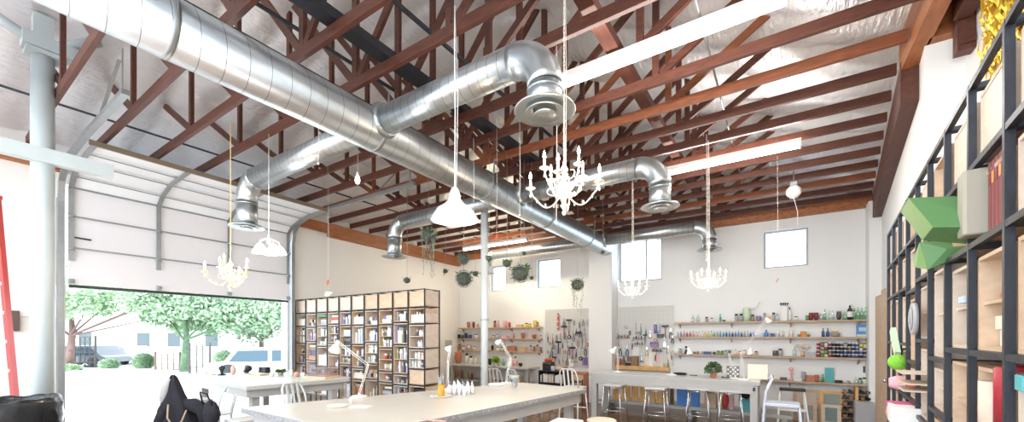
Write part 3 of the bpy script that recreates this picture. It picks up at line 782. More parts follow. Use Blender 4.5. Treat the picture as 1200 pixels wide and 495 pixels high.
cafe_chair('white metal chair facing the counter behind the wine goblet', -5.2, 7.3, PI*1.05, sh=.5, bh=.92)
cafe_chair('pale metal chair pulled up between the crowded table and bookcase', -5.25, 3.0, PI*.6, m=cm((.70, .72, .72), .4), sh=.62, bh=1.0)
cafe_chair('pale metal chair half under the crowded high table', -6.3, 2.25, PI*.02, m=cm((.74, .76, .77), .4), sh=.6, bh=.95)
# armchair stool at the right table end with its curved tall back
p = Wz(905, 500, 0)
M_lav = mat('pale_blue_metal', (.62, .67, .78), .35)
t = thing('metal_armchair', 'pale blue metal chair with a tall curved back at the table end', 'chair', (.02, 7.35, 0), PI*.5)
for sx in (-1, 1):
    MB().tube([(sx*.18, -.20, .60), (sx*.2, -.24, 0)], .016, 8).build('leg', M_lav, t)
    MB().tube([(sx*.19, -.19, 0), (sx*.19, .20, .0), ][:1]+[(sx*.19, .30, 0), (sx*.19, .24, .35), (sx*.185, .23, .62), (sx*.18, .20, .85), (sx*.17, .14, 1.06)][:], .0001, 4) if False else None
    MB().tube([(sx*.20, .30, 0), (sx*.19, .25, .30), (sx*.185, .23, .60), (sx*.175, .21, .80), (sx*.15, .13, 1.0)], .02, 8).build('back_leg', M_lav, t)
MB().cbox((0, .02, .61), (.40, .46, .05), 0, .02).build('seat', M_lav, t)
MB().tube([(-.15, .13, 1.0), (-.07, .15, 1.03), (.07, .15, 1.03), (.15, .13, 1.0)], .018, 8).build('top_rail', M_lav, t)
MB().tube([(-.19, -.22, .25), (.19, -.22, .25)], .01, 6).tube([(-.19, .25, .25), (.19, .25, .25)], .01, 6).build('stretcher', M_lav, t)
# step stool
t = thing('step_stool', 'white folding step stool with a black top step before leaning frames', 'stool', (.16, 8.75, 0), .05)
for sx in (-1, 1):
    MB().beam((sx*.17, .02, .66), (sx*.23, -.24, 0), .025, .035).build('leg', M_white, t)
    MB().beam((sx*.17, .05, .66), (sx*.21, .24, 0), .02, .03).build('leg', M_white, t)
MB().cbox((0, .03, .68), (.38, .22, .045), 0, .01).build('top_step', M_black, t)
MB().cbox((0, -.12, .34), (.38, .16, .03), 0, .008).build('lower_step', M_white, t)
MB().tube([(-.2, .16, .3), (.2, .16, .3)], .01, 6).build('brace', M_white, t)

# lamps ---------------------------------------------------------
def desk_lamp(lab, base, z, pts, headdir=(.3, 0, -1), m=M_white, lit=0, hs=1):
    t = thing('desk_lamp', lab, 'lamp', (base[0], base[1], z), group='white desk lamps')
    MB().lathe([(0, 0), (.085, 0), (.088, .012), (.08, .02), (.012, .024), (.010, .05)], n=24).build('base', m, t)
    P = [Vector((0, 0, .045))]+[Vector(q) for q in pts]
    for a, b in zip(P, P[1:]):
        d = (b-a).normalized(); s_ = d.cross(Vector((0, 1, .01))).normalized()*.012
        MB().tube([a+s_, b+s_], .004, 6).tube([a-s_, b-s_], .004, 6).build('arm', m, t)
        MB().ball(b, .014, n=8, m=6).build('joint', m, t)
    e = P[-1]; hd = Vector(headdir).normalized()
    MB().tube([e-hd*.02, e+hd*.03, e+hd*.06, e+hd*.12*hs], [.018, .028, .045, .07*hs], 16, caps=False).build('lamp_shade', m, t)
    MB().ball(e+hd*.075, .02, n=8, m=6).build('bulb', M_shade if lit else M_white, t)
    return t
tb = lambda px, py, z=ZT: Wz(px, py, z)
b = tb(421, 466); desk_lamp('white desk lamp with a square tilted head leaning over the big table', (b.x, b.y), ZT, [(.05, .08, .36), (-.28, -.08, .62)], (-.5, 0, -.9), cm((.82, .82, .72), .4), hs=1.0)
b = tb(525, 458); desk_lamp('thin upright white desk lamp behind the amber jar', (b.x, b.y), ZT, [(0, 0, .36), (.02, .02, .55)], (-.8, .2, -.5), hs=.5)
b = tb(593, 450); desk_lamp('white desk lamp with bent arm behind the glass goblet', (b.x, b.y), ZT, [(.06, .03, .36), (-.1, .0, .62)], (-.8, .2, -.5), hs=.6)
def tz(px, y, dz=0): return (Xy(px, y), y)
desk_lamp('white desk lamp at the pilaster end of the long grey table', (Xy(744*0+733, 8.0)-.5*0, 8.0) if False else (Xy(724, 8.05), 8.05), .895, [(0, 0, .30), (-.05, 0, .50)], (-.6, 0, -.8), lit=1)
desk_lamp('white desk lamp standing left of the potted plant on the long table', (Xy(787, 8.0), 8.0), .895, [(-.06, 0, .48), (.30, 0, .50)], (.2, 0, -1), lit=1, hs=.8)
desk_lamp('white desk lamp with a long raised arm at the light box', (Xy(862, 7.95), 7.95), .895, [(-.10, 0, .42), (.22, .0, .52)], (-.1, 0, -1), hs=.7, lit=1)
desk_lamp('tallest white desk lamp reaching up in front of the shelves', (Xy(872, 7.8), 7.8), .895, [(-.05, .05, .45), (.32, .05, 1.02)], (.5, 0, -.8), hs=.6)

# things on the long table
def onobj(name, lab, cat, mb, m, loc, rz=0, group=None):
    return tag(mb.build(name, m, loc=loc, rz=rz), lab, cat, group)
x = Xy(836, 7.9)
t = thing('potted_plant', 'bushy green plant in a terracotta pot on the long grey table', 'plant', (x, 7.9, .895))
MB().lathe([(0, 0), (.045, 0), (.062, .09), (.068, .09), (.068, .105), (.055, .105), (.05, .09)], n=20).build('pot', cm((.62, .27, .14), .7), t)
lf = MB()
for k in range(420):
    a = random.uniform(0, 2*PI); e = random.uniform(-.35, 1.4); r = random.uniform(.04, .12)
    d = Vector((math.cos(a)*math.cos(e), math.sin(a)*math.cos(e), math.sin(e))); lf.leaf(Vector((0, 0, .14))+d*r, d+Vector((0, 0, -.3)), .05, .03)
for k in range(12):
    a = random.uniform(0, 2*PI); lf.tube([(0, 0, .09), (.05*math.cos(a), .05*math.sin(a), .16)], .003, 4)
lf.build('foliage', M_leaf, t)
t = thing('light_box', 'cream box standing on the long grey table', 'box', (Xy(888, 8.1), 8.1, .895))
MB().cbox((0, 0, .13), (.30, .12, .255), 0, .006).build('box', cm((.86, .78, .66), .6), t)
t = thing('patterned_board', 'patterned grey and white panel beside the cream box on the table', 'panel', (Xy(859, 8.15), 8.15, .895))
MB().cbox((0, 0, .105), (.20, .02, .205), 0, .004).build('frame', cm((.22, .20, .19), .6), t)
b_ = MB()
for i in range(5):
    for j in range(5):
        if (i+j) % 2: b_.cbox((-.075+i*.0375, -.012, .03+j*.0375), (.03, .004, .03), PI*0)
b_.build('pattern', cm((.8, .8, .78), .6), t)
onobj('glass_tray', 'round black tray lying on the long table beside the lamps', 'tray', MB().lathe([(0, 0), (.10, 0), (.12, .03), (.125, .032), (.105, .012), (0, .010)], n=26), M_black, (Xy(797, 8.2), 8.2, .895))
onobj('small_tool', 'thin dark tool lying on the long table near the black tray', 'tool', MB().beam((-.06, 0, .008), (.05, .01, .008), .016, .012).ball((.06, .01, .009), .012, n=8, m=6), M_black, (Xy(812, 8.1), 8.1, .895))
onobj('small_tool', 'dark clamp lying on the long table right of the potted plant', 'tool', MB().beam((-.06, 0, .010), (.05, .01, .010), .018, .014).ball((-.06, .0, .011), .016, n=8, m=6), M_black, (Xy(851, 8.0), 8.0, .895))
onobj('white_cup', 'white lidded tub at the far corner of the long table', 'tub', MB().lathe([(0, 0), (.055, 0), (.06, .14), (.064, .14), (.064, .16), (0, .165)], n=20), M_white, (Xy(903, 8.2)-.12, 8.2, .895))

# things on the big table
b = tb(517, 465)
onobj('round_plate', 'round white plate under the amber jar on the big table', 'plate', MB().lathe([(0, 0), (.09, 0), (.13, .008), (.132, .012), (.09, .006), (0, .005)], n=32), M_cream, tuple(b))
t = thing('amber_jar', 'tall glass jar of amber orange liquid on the big work table', 'jar', (b.x, b.y, ZT+.006))
MB().lathe([(0, 0), (.038, 0), (.04, .01), (.04, .13), (0, .131)], n=20).build('liquid', mat('amber_liquid', (.66, .29, .02), .2, var=.1), t)
MB().lathe([(.041, .131), (.041, .19), (.036, .195)], n=20, cap=False).build('glass_rim', glassy('clear_glass', (.85, .9, .92), .15), t)
bz = MB()
for k in range(5): a = k*1.3; bz.tube([(.015*math.cos(a), .015*math.sin(a), .13), (.03*math.cos(a), .03*math.sin(a), .24)], .003, 5)
bz.build('brushes', M_chrome, t)
b = tb(395, 477)
onobj('round_dish', 'shallow cream dish lying on the near half of the big table', 'dish', MB().lathe([(0, 0), (.085, 0), (.10, .014), (.10, .02), (.085, .012), (0, .01)], n=32), M_cream, tuple(b))
b = tb(411, 473)
onobj('salt_bottle', 'tiny white bottle beside the cream dish on the big table', 'bottle', MB().lathe([(0, 0), (.014, 0), (.015, .04), (.007, .05), (.008, .065), (0, .066)], n=14), M_white, tuple(b))
b = tb(424, 477)
onobj('paper_sheet', 'white paper sheet lying flat beside the cream dish', 'paper', MB().cbox((0, 0, .002), (.20, .14, .003)), M_white, tuple(b), .3)
k = 0
for i in range(4):
    for j in range(3):
        b = tb(541, 462); x = b.x-.13+i*.075; y = b.y-.06+j*.07
        t = thing('paint_bottle', 'slim white squeeze bottle in the block of twelve on the big table', 'bottle', (x, y, ZT), group='white squeeze bottles on the big table')
        MB().lathe([(0, 0), (.022, 0), (.023, .09), (.012, .105)], n=12).build('bottle_body', M_white, t)
        MB().lathe([(.012, .103), (.011, .125), (.003, .150), (0, .151)], n=10).build('nozzle', cm((.2, .2, .22)) if (i+j) % 3 == 0 else M_white, t)
b = tb(603, 454)
t = thing('glass_goblet', 'grey glass goblet on a chrome wire foot on the big table', 'goblet', tuple(b))
MB().lathe([(.03, .10), (.055, .12), (.068, .16), (.066, .162), (.05, .125), (0, .105)], n=22).build('bowl', mat('smoked_glass', (.45, .48, .42), .1, coat=.5), t)
w_ = MB()
for k in range(5):
    z = .015+k*.02; w_.tube([(.035*math.cos(u)*(1-.1*k)+.004, .035*math.sin(u)*(1-.1*k), z+.01*math.sin(u*2)) for u in [j*PI/8 for j in range(17)]], .006, 6)
w_.build('wire_foot', M_chrome, t)
b = tb(582, 452)
onobj('round_plate', 'round white dish with a lamp foot near the goblet', 'plate', MB().lathe([(0, 0), (.10, 0), (.12, .02), (.115, .024), (.09, .010), (0, .008)], n=32), M_white, tuple(b))
b = tb(505, 494)
onobj('coral_cord', 'coral pink tape lying near the front edge of the big table', 'tape', MB().beam((-.12, 0, .003), (.12, .05, .003), .03, .004), cm((.85, .42, .35)), tuple(b))

# things on the crowded table
def lt(px, py): return Wz(px, py, 1.0)
Z1 = 1.0
def bottle(name, lab, cat, px, py, h, r, m, cap, z=None, y=None):
    b = Wz(px, py, z or Z1); t = thing(name, lab, cat, tuple(b))
    MB().lathe([(0, 0), (r, 0), (r*1.02, h*.1), (r, h*.66), (r*.4, h*.80), (r*.36, h*.86)], n=16).build('bottle_body', m, t)
    MB().lathe([(r*.45, h*.86), (r*.45, h), (0, h*1.002)], n=12).build('cap', cap, t)
bottle('white_bottle', 'tall white bottle at the outer corner of the crowded table', 'bottle', 240, 439.5, .16, .035, cm((.85, .83, .80)), M_white)
bottle('salmon_bottle', 'salmon coloured bottle standing near the black grinder', 'bottle', 273, 439, .18, .03, cm((.82, .52, .40)), M_white)
b = lt(260, 440)
t = thing('black_grinder', 'black hand grinder on a stand on the crowded table', 'grinder', tuple(b))
MB().lathe([(.06, 0), (.06, .015), (.02, .025), (.02, .06), (.045, .09), (.05, .13), (.02, .15), (0, .165)], n=16).build('body', M_black, t)
MB().tube([(0, 0, .13), (.08, 0, .135), (.085, 0, .17)], .008, 6).build('crank', M_black, t)
b = lt(289, 437)
t = thing('black_bag', 'black fabric pouch with a cream patch on the crowded table', 'bag', tuple(b))
mb = MB().ball((0, 0, .07), .10, (1.25, .7, .68), 14, 10, .06); mb.build('bag_body', M_black, t)
mb = MB().ball((.03, -.06, .085), .045, (1, .5, 1), 10, 8, .05); mb.build('patch', M_cream, t)
onobj('black_box', 'small flat black box beside the black fabric pouch', 'box', MB().cbox((0, 0, .05), (.20, .10, .10), 0, .01), M_black, tuple(lt(310, 437)), .1)
onobj('green_cloth', 'crumpled yellow green cloth at the corner of the crowded table', 'cloth', MB().ball((0, 0, .012), .06, (1, .8, .25), 12, 8, .12), cm((.62, .70, .30)), tuple(lt(249, 440)))
onobj('wood_block', 'light wooden cutting block on the crowded table', 'block', MB().cbox((0, 0, .015), (.32, .14, .03), 0, .004), M_ply, tuple(lt(303, 440)), .1)
b = lt(329, 440)
t = thing('potted_plant', 'small green plant among the jars on the crowded table', 'plant', tuple(b))
MB().lathe([(0, 0), (.04, 0), (.05, .05), (.04, .05)], n=14).build('pot', cm((.35, .32, .25)), t)
lf = MB()
for k in range(120): a = random.uniform(0, 2*PI); lf.leaf((.02*math.cos(a), .02*math.sin(a), .05), (math.cos(a), math.sin(a), random.uniform(0, 1.4)), .075, .025)
lf.build('foliage', M_leaf, t)
for i, (px, hh, col, lb) in enumerate(((341, .10, (.78, .74, .66), 'beige jar left of the clear display case'), (348, .08, (.60, .30, .20), 'short rust coloured jar left of the clear display case'), (319, .06, (.74, .72, .70), 'short grey jar on the crowded table behind the plant'), (355, .07, (.80, .78, .75), 'short pale jar touching the display case tray'))):
    onobj('small_jar', lb, 'jar', MB().lathe([(0, 0), (.03, 0), (.032, hh*.8), (.028, hh*.85), (.03, hh), (0, hh)], n=14), cm(col), tuple(lt(px, 441+(i % 2))))
b = lt(378, 443)
t = thing('display_case', 'clear pinkish acrylic display case on a wooden tray', 'case', (b.x, b.y, Z1), .15)
MB().cbox((0, 0, .015), (.46, .30, .03), 0, .005).build('tray', M_ply, t)
mb = MB(); w, d, h = .38, .22, .14
for bx in ((-w/2, -d/2, .03, -w/2+.006, d/2, .03+h), (w/2-.006, -d/2, .03, w/2, d/2, .03+h), (-w/2+.006, -d/2, .03, w/2-.006, -d/2+.006, .03+h), (-w/2+.006, d/2-.006, .03, w/2-.006, d/2, .03+h), (-w/2, -d/2, .03+h, w/2, d/2, .036+h)): mb.box(*bx)
mb.build('case_wall', glassy('acrylic_pink', (.94, .89, .92), .18), t)

# jacket on a stool by the crowded table
x0, y0 = -5.93, 1.755
t = thing('jacket', 'black jacket with a grey lining draped over a tall chair back', 'jacket', (x0, y0, .0), .6)
M_jack = mat('black_cloth', (.014, .013, .02), .9, var=.4, vs=6, bump=.5, bs=12)
M_lin = mat('grey_lining', (.46, .44, .42), .9, var=.2, bump=.3)
mb = MB(); n = 22; prof = [(.02, 1.17), (.055, 1.15), (.085, 1.08), (.12, .98), (.17, .88), (.22, .80), (.25, .70), (.27, .60), (.26, .50), (.20, .42)]
vs = []
for r, z in prof:
    for k in range(n):
        a = 2*PI*k/n; f = 1+.18*math.sin(3*a+z*4)+.08*math.sin(7*a+z*9); dx = .16*(1.17-z)
        vs.append((r*f*math.cos(a)*.72+dx, r*f*math.sin(a)*.6, z+.02*math.sin(5*a)))
mb.add(vs, [(i*n+k, i*n+(k+1) % n, (i+1)*n+(k+1) % n, (i+1)*n+k) for i in range(len(prof)-1) for k in range(n)]+[tuple(range(n))], True)
mb.build('jacket_body', M_jack, t)
MB().tube([(-.02, -.02, 1.14), (-.055, -.03, 1.04), (-.075, -.04, .94), (-.08, -.05, .84)], [.02, .045, .045, .02], 12).build('lining', M_lin, t)
MB().tube([(.10, .0, .85), (.24, -.02, .84), (.38, -.03, .78), (.42, -.05, .62)], [.05, .075, .08, .05], 12).build('sleeve', M_jack, t)
MB().tube([(-.02, -.10, .80), (-.06, -.12, .66), (-.08, -.10, .52)], [.05, .055, .035], 12).build('sleeve', M_jack, t)
MB().tube([(.06, -.14, .86), (.10, -.20, .72), (.18, -.22, .62), (.26, -.20, .68), (.28, -.16, .80)], .008, 6).build('strap', cm((.42, .32, .22)), t)
cafe_chair('chrome framed chair carrying the black jacket', x0+.05, y0+.02, .6, m=M_chrome, sh=.42, bh=.72)
tq = thing('shoulder_bag', 'black shoulder bag hanging beside the jacket on its chair', 'bag', (x0+.45, y0+.22, 0))
MB().ball((0, 0, .74), .14, (1, .55, 1.1), 14, 10, .05).build('bag_body', M_jack, tq)
MB().tube([(-.08, -.05, .85), (-.03, -.1, 1.0), (.05, -.06, .98), (.08, -.02, .85)], .010, 6).build('strap', M_jack, tq)

# bin with liner
p = W(9, 500, 3.6)
t = thing('trash_bin', 'large grey bin with an overhanging black liner by the post', 'bin', (p.x, p.y, 0))
MB().lathe([(0, .10), (.24, .10), (.29, .92), (.31, .94)], n=32).build('bin_body', cm((.10, .10, .11), .5), t)
mb = MB(); n = 48; vs = []
prof = [(.25, .84), (.285, .965), (.30, 1.0), (.322, 1.0), (.335, .955), (.332, .90), (.340, .84), (.334, .79), (.33, .76)]
for r, z in prof:
    for k in range(n):
        a = 2*PI*k/n; f = 1+.012*math.sin(9*a+z*30)+.010*math.sin(17*a); vs.append((r*f*math.cos(a), r*f*math.sin(a), z+.008*math.sin(4*a)+.006*math.sin(11*a)))
mb.add(vs, [(i*n+k, i*n+(k+1) % n, (i+1)*n+(k+1) % n, (i+1)*n+k) for i in range(len(prof)-1) for k in range(n)], True)
mb.build('bin_liner', mat('black_liner', (.015, .016, .018), .25, bump=.6, bs=9), t)
MB().cbox((0, 0, .06), (.46, .46, .04), 0, .02).build('dolly', M_black, t)
for sx, sy in ((1,1),(1,-1),(-1,1),(-1,-1)): MB().ball((sx*.18, sy*.18, .025), .025, n=10, m=8).build('caster', M_black, t)
t.scale = (1, 1, 1.08)
MB().cbox((.12, -.30, .60), (.14, .03, .18), .3, .008).build('bin_label', cm((.60, .28, .12)), t)
# step ladder
M_red = mat('red_fibreglass', (.66, .05, .04), .4)
M_alu = mat('ladder_alloy', (.66, .68, .68), .35, .7)
def ladder():
    t = thing('step_ladder', 'tall red stepladder with metal treads against the left wall', 'ladder', (0, 0, 0))
    A = W(27, 560, 4.45); A.z = .0; B = W(-4, 232, 4.45)
    d = Vector((-.45, -.62, 0)).normalized()
    A2 = A+d*.62; B2 = B+d*.36
    t.location = (A.x, A.y, 0); o = Vector((A.x, A.y, 0))
    for a, b in ((A, B), (A2, B2)):
        MB().beam(a-o, b-o, .03, .075, (d.y, -d.x, 0)).build('front_rail', M_red, t)
    n_ = Vector((-d.y, d.x, 0))*-1
    n_ = Vector((.81, -.59, 0)).normalized()
    for a, b in ((A, B), (A2, B2)):
        a3 = a+n_*.55; a3.z = 0
        MB().beam(a3-o, b-o+n_*.08, .025, .05, (d.y, -d.x, 0)).build('rear_rail', M_alu, t)
    for k in range(1, 10):
        u = k*.1; p = A.lerp(B, u)-o; q = A2.lerp(B2, u)-o
        MB().beam(p, q, .085, .03).build('tread', M_alu, t)
    MB().beam(B-o+Vector((0, 0, .02)), B2-o+Vector((0, 0, .02)), .16, .04).build('top_cap', M_red, t)
ladder()
# switch box and flat white patch on the left wall
def onleft(name, lab, cat, y, z, w, h, th, m):
    o = MB().cbox((0, 0, 0), (th, w, h), 0, .004).build(name, m, loc=(LW(y)+th/2+.001, y, z), rz=.035); return tag(o, lab, cat)
onleft('electrical_box', 'narrow black electrical box on the wall beside the ladder', 'box', .78, 1.83, .10, .26, .05, cm((.12, .08, .07)))
onleft('white_patch', 'plain white patch on the wall behind the post', 'panel', .95, 2.10, .46, .42, .02, M_white)  # thin white slab standing in for a paler area of the wall
# ------------------------------------------------------------------ steel-framed bookcases with plywood boxes
COLS = {'white': (.82,.81,.78), 'cream': (.80,.72,.58), 'tan': (.62,.46,.30), 'brown': (.28,.16,.09), 'dark grey': (.10,.10,.11), 'grey': (.42,.42,.43), 'pale blue': (.50,.60,.72),
        'navy': (.06,.10,.25), 'green': (.14,.34,.14), 'olive': (.30,.32,.16), 'red': (.55,.08,.06), 'orange': (.75,.33,.10), 'yellow': (.78,.60,.14), 'black': (.02,.02,.025),
        'pink': (.80,.42,.48), 'dark red': (.24,.04,.05), 'purple': (.28,.20,.42), 'teal': (.10,.42,.45), 'pale green': (.58,.72,.52), 'blue': (.10,.28,.62), 'rust': (.48,.17,.09)}
def colm(n, rough=.55): return cm(COLS[n], rough)
MIX1 = ['white','white','white','cream','grey','tan','grey','dark grey','brown','dark grey','black','pale blue','olive','rust','navy','white','grey','purple','white','white','grey','cream','dark grey','red']
def base_mesh(kind):
    mb = MB()
    return mb
def it_book(T, x, w, d, h, z, yb, m, lab, grp, name='book'):
    "upright book with spine to the room; local x start, width"
    o = MB().cbox((w/2, 0, h/2), (w*.94, d, h), 0, .002)
    o.box(w*.2, -d/2-.0012, h*.82, w*.8, -d/2+.001, h*.9) if False else None
    return o.build(name, m)
class Case:
    def __init__(s, name_lab, origin, rz, n, levels, W_=.37, D=.34, w=.02, shifts=((0,),)):
        s.o = Vector((origin[0], origin[1], 0)); s.rz = rz; s.W = W_; s.D = D; s.levels = levels; s.n = n; s.R = Matrix.Rotation(rz, 3, 'Z')
        t = s.t = thing('bookcase', name_lab, 'bookcase', s.o, rz)
        top = levels[0]
        for k in range(n+1):
            for yy in (-w/2, -D+w/2):
                MB().box(k*W_-w/2, yy-w/2, 0, k*W_+w/2, yy+w/2, top).build('post', M_dark, t)
        s.lv = []
        for k in range(n):
            sh = shifts[k % len(shifts)]
            L_ = [z+(sh[i-2] if 2 <= i < 2+len(sh) else 0) for i, z in enumerate(levels)]; s.lv.append(L_)
            for z in L_:
                f = MB()
                for yy in (-w/2, -D+w/2): f.box(k*W_+w/2, yy-w/2+.001, z-w, (k+1)*W_-w/2, yy+w/2-.001, z-.0005)
                for xx in (k*W_+w/2+.004, (k+1)*W_-w/2-.004): f.box(xx-.003, -D+w, z-w+.001, xx+.003, -w, z-.001)
                f.build('shelf_frame', M_dark, t)
    def at(s, x, y, z): return s.o+s.R@Vector((x, y, z))
    def put(s, mb, name, m, x, y, z, lab, cat, grp=None, rz=0):
        o = mb.build(name, m, loc=s.at(x, y, z), rz=s.rz+rz); return tag(o, lab, cat, grp)
def plybox(w, h, d, closed, m, t=.012, mid=False):
    mb = MB()
    mb.box(-w/2, -d/2, 0, w/2, d/2, t); mb.box(-w/2, -d/2, h-t, w/2, d/2, h)
    mb.box(-w/2, -d/2, t, -w/2+t, d/2, h-t); mb.box(w/2-t, -d/2, t, w/2, d/2, h-t)
    mb.box(-w/2+t, -d/2, t, w/2-t, -d/2+.006, h-t)
    if closed: mb.box(-w/2+t, d/2-.008, t, w/2-t, d/2-.002, h-t)
    if mid: mb.box(-w/2+t, -d/2+.006, h*.5-.005, w/2-t, d/2-.01, h*.5+.005)
    return mb
def fill(case, k, r, nm, rng, mode, small=1.0, bayname=None, mix=MIX1, zf=None, hh=None):
    "put things into bay k (from the near end), row r (from the top)"
    W_, D = case.W, case.D
    z1 = case.lv[k][r]-.024; z0 = case.lv[k][r+1]+.0005
    x0 = k*W_+.014; x1 = (k+1)*W_-.014; w = x1-x0
    lf = '%s row, %s bay, %s' % (ordn(r+1), ordn(k+1), nm)
    if nm[0] == 'n': x0 += .012; x1 -= .012; w = x1-x0; z1 -= .022
    ply = M_plyp if rng.random() < .5 else M_ply
    if mode == 'closed':
        case.put(plybox(w, z1-z0-.006, D-.05, True, M_ply), 'storage_box', M_ply if (k in (0, 1, 2, 3) and nm[0] == 'f') else M_plyp, (x0+x1)/2, -D/2, z0, 'closed plywood box in %s' % lf, 'box', 'closed plywood boxes'); return
    bh = z1-z0-.008
    mid = mode.endswith('2')
    case.put(plybox(w, bh, D-.04, False, ply, mid=mid), 'plywood_box', ply, (x0+x1)/2, -D/2, z0, 'open plywood box in %s' % lf, 'box', 'open plywood boxes')
    dk = mode.rstrip('2')
    for tier in range(2 if mid else 1):
        zz = z0+.0125+(bh*.5-.005+.0 if tier else 0); zz = z0+.0125 if tier == 0 else z0+bh*.5+.0055
        H_ = (bh*.5-.02) if mid else bh-.026
        where = (('upper half of ' if tier else 'lower half of ') if mid else '')+lf
        xa, xb = x0+.014, x1-.014
        dm = dk if dk != 'mix' else rng.choice(['books', 'jars', 'parcels', 'rolls', 'books'])
        if dm == 'empty': continue
        if dm == 'books':
            x = xa+.004; i = 1
            while True:
                bw = rng.uniform(.022, .050)*small
                if x+bw > xb-.004: break
                if rng.random() < .10: x += bw*.5; continue
                h = H_*rng.uniform(.62, .95); c = rng.choice(mix); d = rng.uniform(.18, .24)
                mb = MB(); mb.box(0, -d, 0, bw*.93, 0, h)
                o = case.put(mb, 'book', colm(c), x, -.05-rng.uniform(0, .03), zz, '%s book, %s in %s' % (c, ordn(i), where), 'book', 'books in the bookcases')
                p_ = MB(); p_.box(bw*.12, -d*.96, h*.965, bw*.81, -.004, h*1.004) if bw > .03 else None
                if bw > .03:
                    q = MB(); q.box(bw*.2, .0002, h*.55, bw*.73, .0012, h*.8); q.build('spine_label', colm('cream' if c != 'cream' else 'brown'), o)
                x += bw+.001; i += 1
        elif dm == 'jars':
            x = xa+.03; i = 1
            while x < xb-.02:
                r_ = rng.uniform(.018, .032); h = H_*rng.uniform(.35, .85); c = rng.choice(mix)
                x += r_
                if x+r_ > xb: break
                prof = rng.choice([[(0,0),(r_,0),(r_,h*.8),(r_*.6,h*.88),(r_*.7,h),(0,h)], [(0,0),(r_*.8,0),(r_,h*.5),(r_*.9,h),(0,h)], [(0,0),(r_,0),(r_,h*.55),(r_*.35,h*.72),(r_*.35,h),(0,h)]])
                case.put(MB().lathe(prof, n=12), 'jar', colm(c, .3), x, -rng.uniform(.06, .12)-.02, zz, '%s jar, %s in %s' % (c, ordn(i), where), 'jar', 'jars in the bookcases')
                x += r_+.006; i += 1
        elif dm == 'parcels':
            z = zz; i = 1
            while z < zz+H_*.8:
                h = rng.uniform(.025, .07)*small
                if z+h > zz+H_: break
                c = rng.choice(mix); ww = (xb-xa)*rng.uniform(.6, .95); dd = rng.uniform(.18, .25)
                o = case.put(MB().cbox((0, 0, h/2), (ww, dd, h), 0, .003), 'carton', colm(c), (xa+xb)/2, -.17, z, '%s flat carton, %s up in %s' % (c, ordn(i), where), 'box', 'cartons in the bookcases')
                z += h+.0006; i += 1
        elif dm == 'rolls':
            r_ = min(.035, H_*.22); i = 1
            for row in range(2):
                x = xa+r_+.003+(r_ if row else 0)
                while x+r_ < xb:
                    c = rng.choice(mix)
                    mb = MB().tube([(0, -.26, 0), (0, -.01, 0)], [r_*.96]*2, 12)
                    mb.tube([(0, -.012, 0), (0, .002, 0)], [r_*.45]*2, 10)
                    case.put(mb, 'fabric_roll', colm(c, .8), x, -.04, zz+r_+row*r_*1.74, '%s fabric roll, %s in %s' % (c, ordn(i), where), 'roll', 'fabric rolls in the bookcases')
                    x += 2*r_+.001; i += 1
        elif dm == 'bin':
            h = H_*.6; c = rng.choice(['white', 'cream', 'white'])
            mb = MB(); t_ = .006; bw = (xb-xa)*.92
            mb.box(-bw/2, -.24, 0, bw/2, 0, t_); mb.box(-bw/2, -.006, t_, bw/2, 0, h); mb.box(-bw/2, -.24, t_, bw/2, -.234, h); mb.box(-bw/2, -.234, t_, -bw/2+t_, -.006, h); mb.box(bw/2-t_, -.234, t_, bw/2, -.006, h)
            case.put(mb, 'drawer_bin', colm(c), (xa+xb)/2, -.04, zz, '%s open bin in %s' % (c, where), 'bin')
            for i in range(5):
                x = -bw/2+.03+i*(bw-.06)/4; r_ = .018; hb = h*rng.uniform(1.05, 1.45)
                c2 = rng.choice(mix)
                case.put(MB().lathe([(0, 0), (r_, 0), (r_, hb*.8), (r_*.5, hb), (0, hb)], n=10), 'paint_tube', colm(c2), (xa+xb)/2+x, -.09, zz+t_+.0005, '%s tube, %s in the bin, %s' % (c2, ordn(i+1), where), 'tube', 'tubes standing in the bins')
rng = random.Random(11)
LVL = [2.37, 2.10, 1.84, 1.45, 1.13, .875, .50, .06]
LB = Case('long steel framed bookcase of plywood boxes standing square to the garage door wall', (-4.58, 4.45), PI, 10, LVL, w=.016, shifts=((0, 0, 0, 0), (.03, .06, -.10, -.02), (0, 0, -.07, 0), (-.02, .09, .04, .03), (.0, .05, -.05, 0)))
modes = {  # rows 1..5, bays from the near end
 0: ['bin', 'jars2', 'mix2', 'closed', 'parcels'], 1: ['books', 'books', 'books2', 'jars', 'books'], 2: ['rolls', 'books2', 'jars2', 'jars', 'parcels'],
 3: ['rolls', 'books', 'books2', 'mix', 'jars'], 4: ['bin', 'books', 'jars2', 'bin', 'parcels'], 5: ['books', 'parcels2', 'books2', 'books', 'mix'],
 6: ['parcels', 'books2', 'jars2', 'parcels', 'mix'], 7: ['parcels', 'mix2', 'bin', 'jars', 'parcels'], 8: ['rolls', 'books', 'parcels', 'mix', 'books'], 9: ['bin', 'books2', 'jars2', 'books', 'mix']}
for k in range(10):
    fill(LB, k, 0, 'far bookcase', rng, 'closed')
    for r in range(5): fill(LB, k, r+1, 'far bookcase', rng, modes[k][r])
# open crate of green cloth, standing out in the row
LB.put(MB().cbox((0, 0, .02), (.30, .20, .04), 0, .01), 'folded_cloth', colm('green', .8), 7.5*.37, -.10, 2.10-.024-.075, 'folded bright green cloth on the second row, eighth bay of the far bookcase', 'cloth')
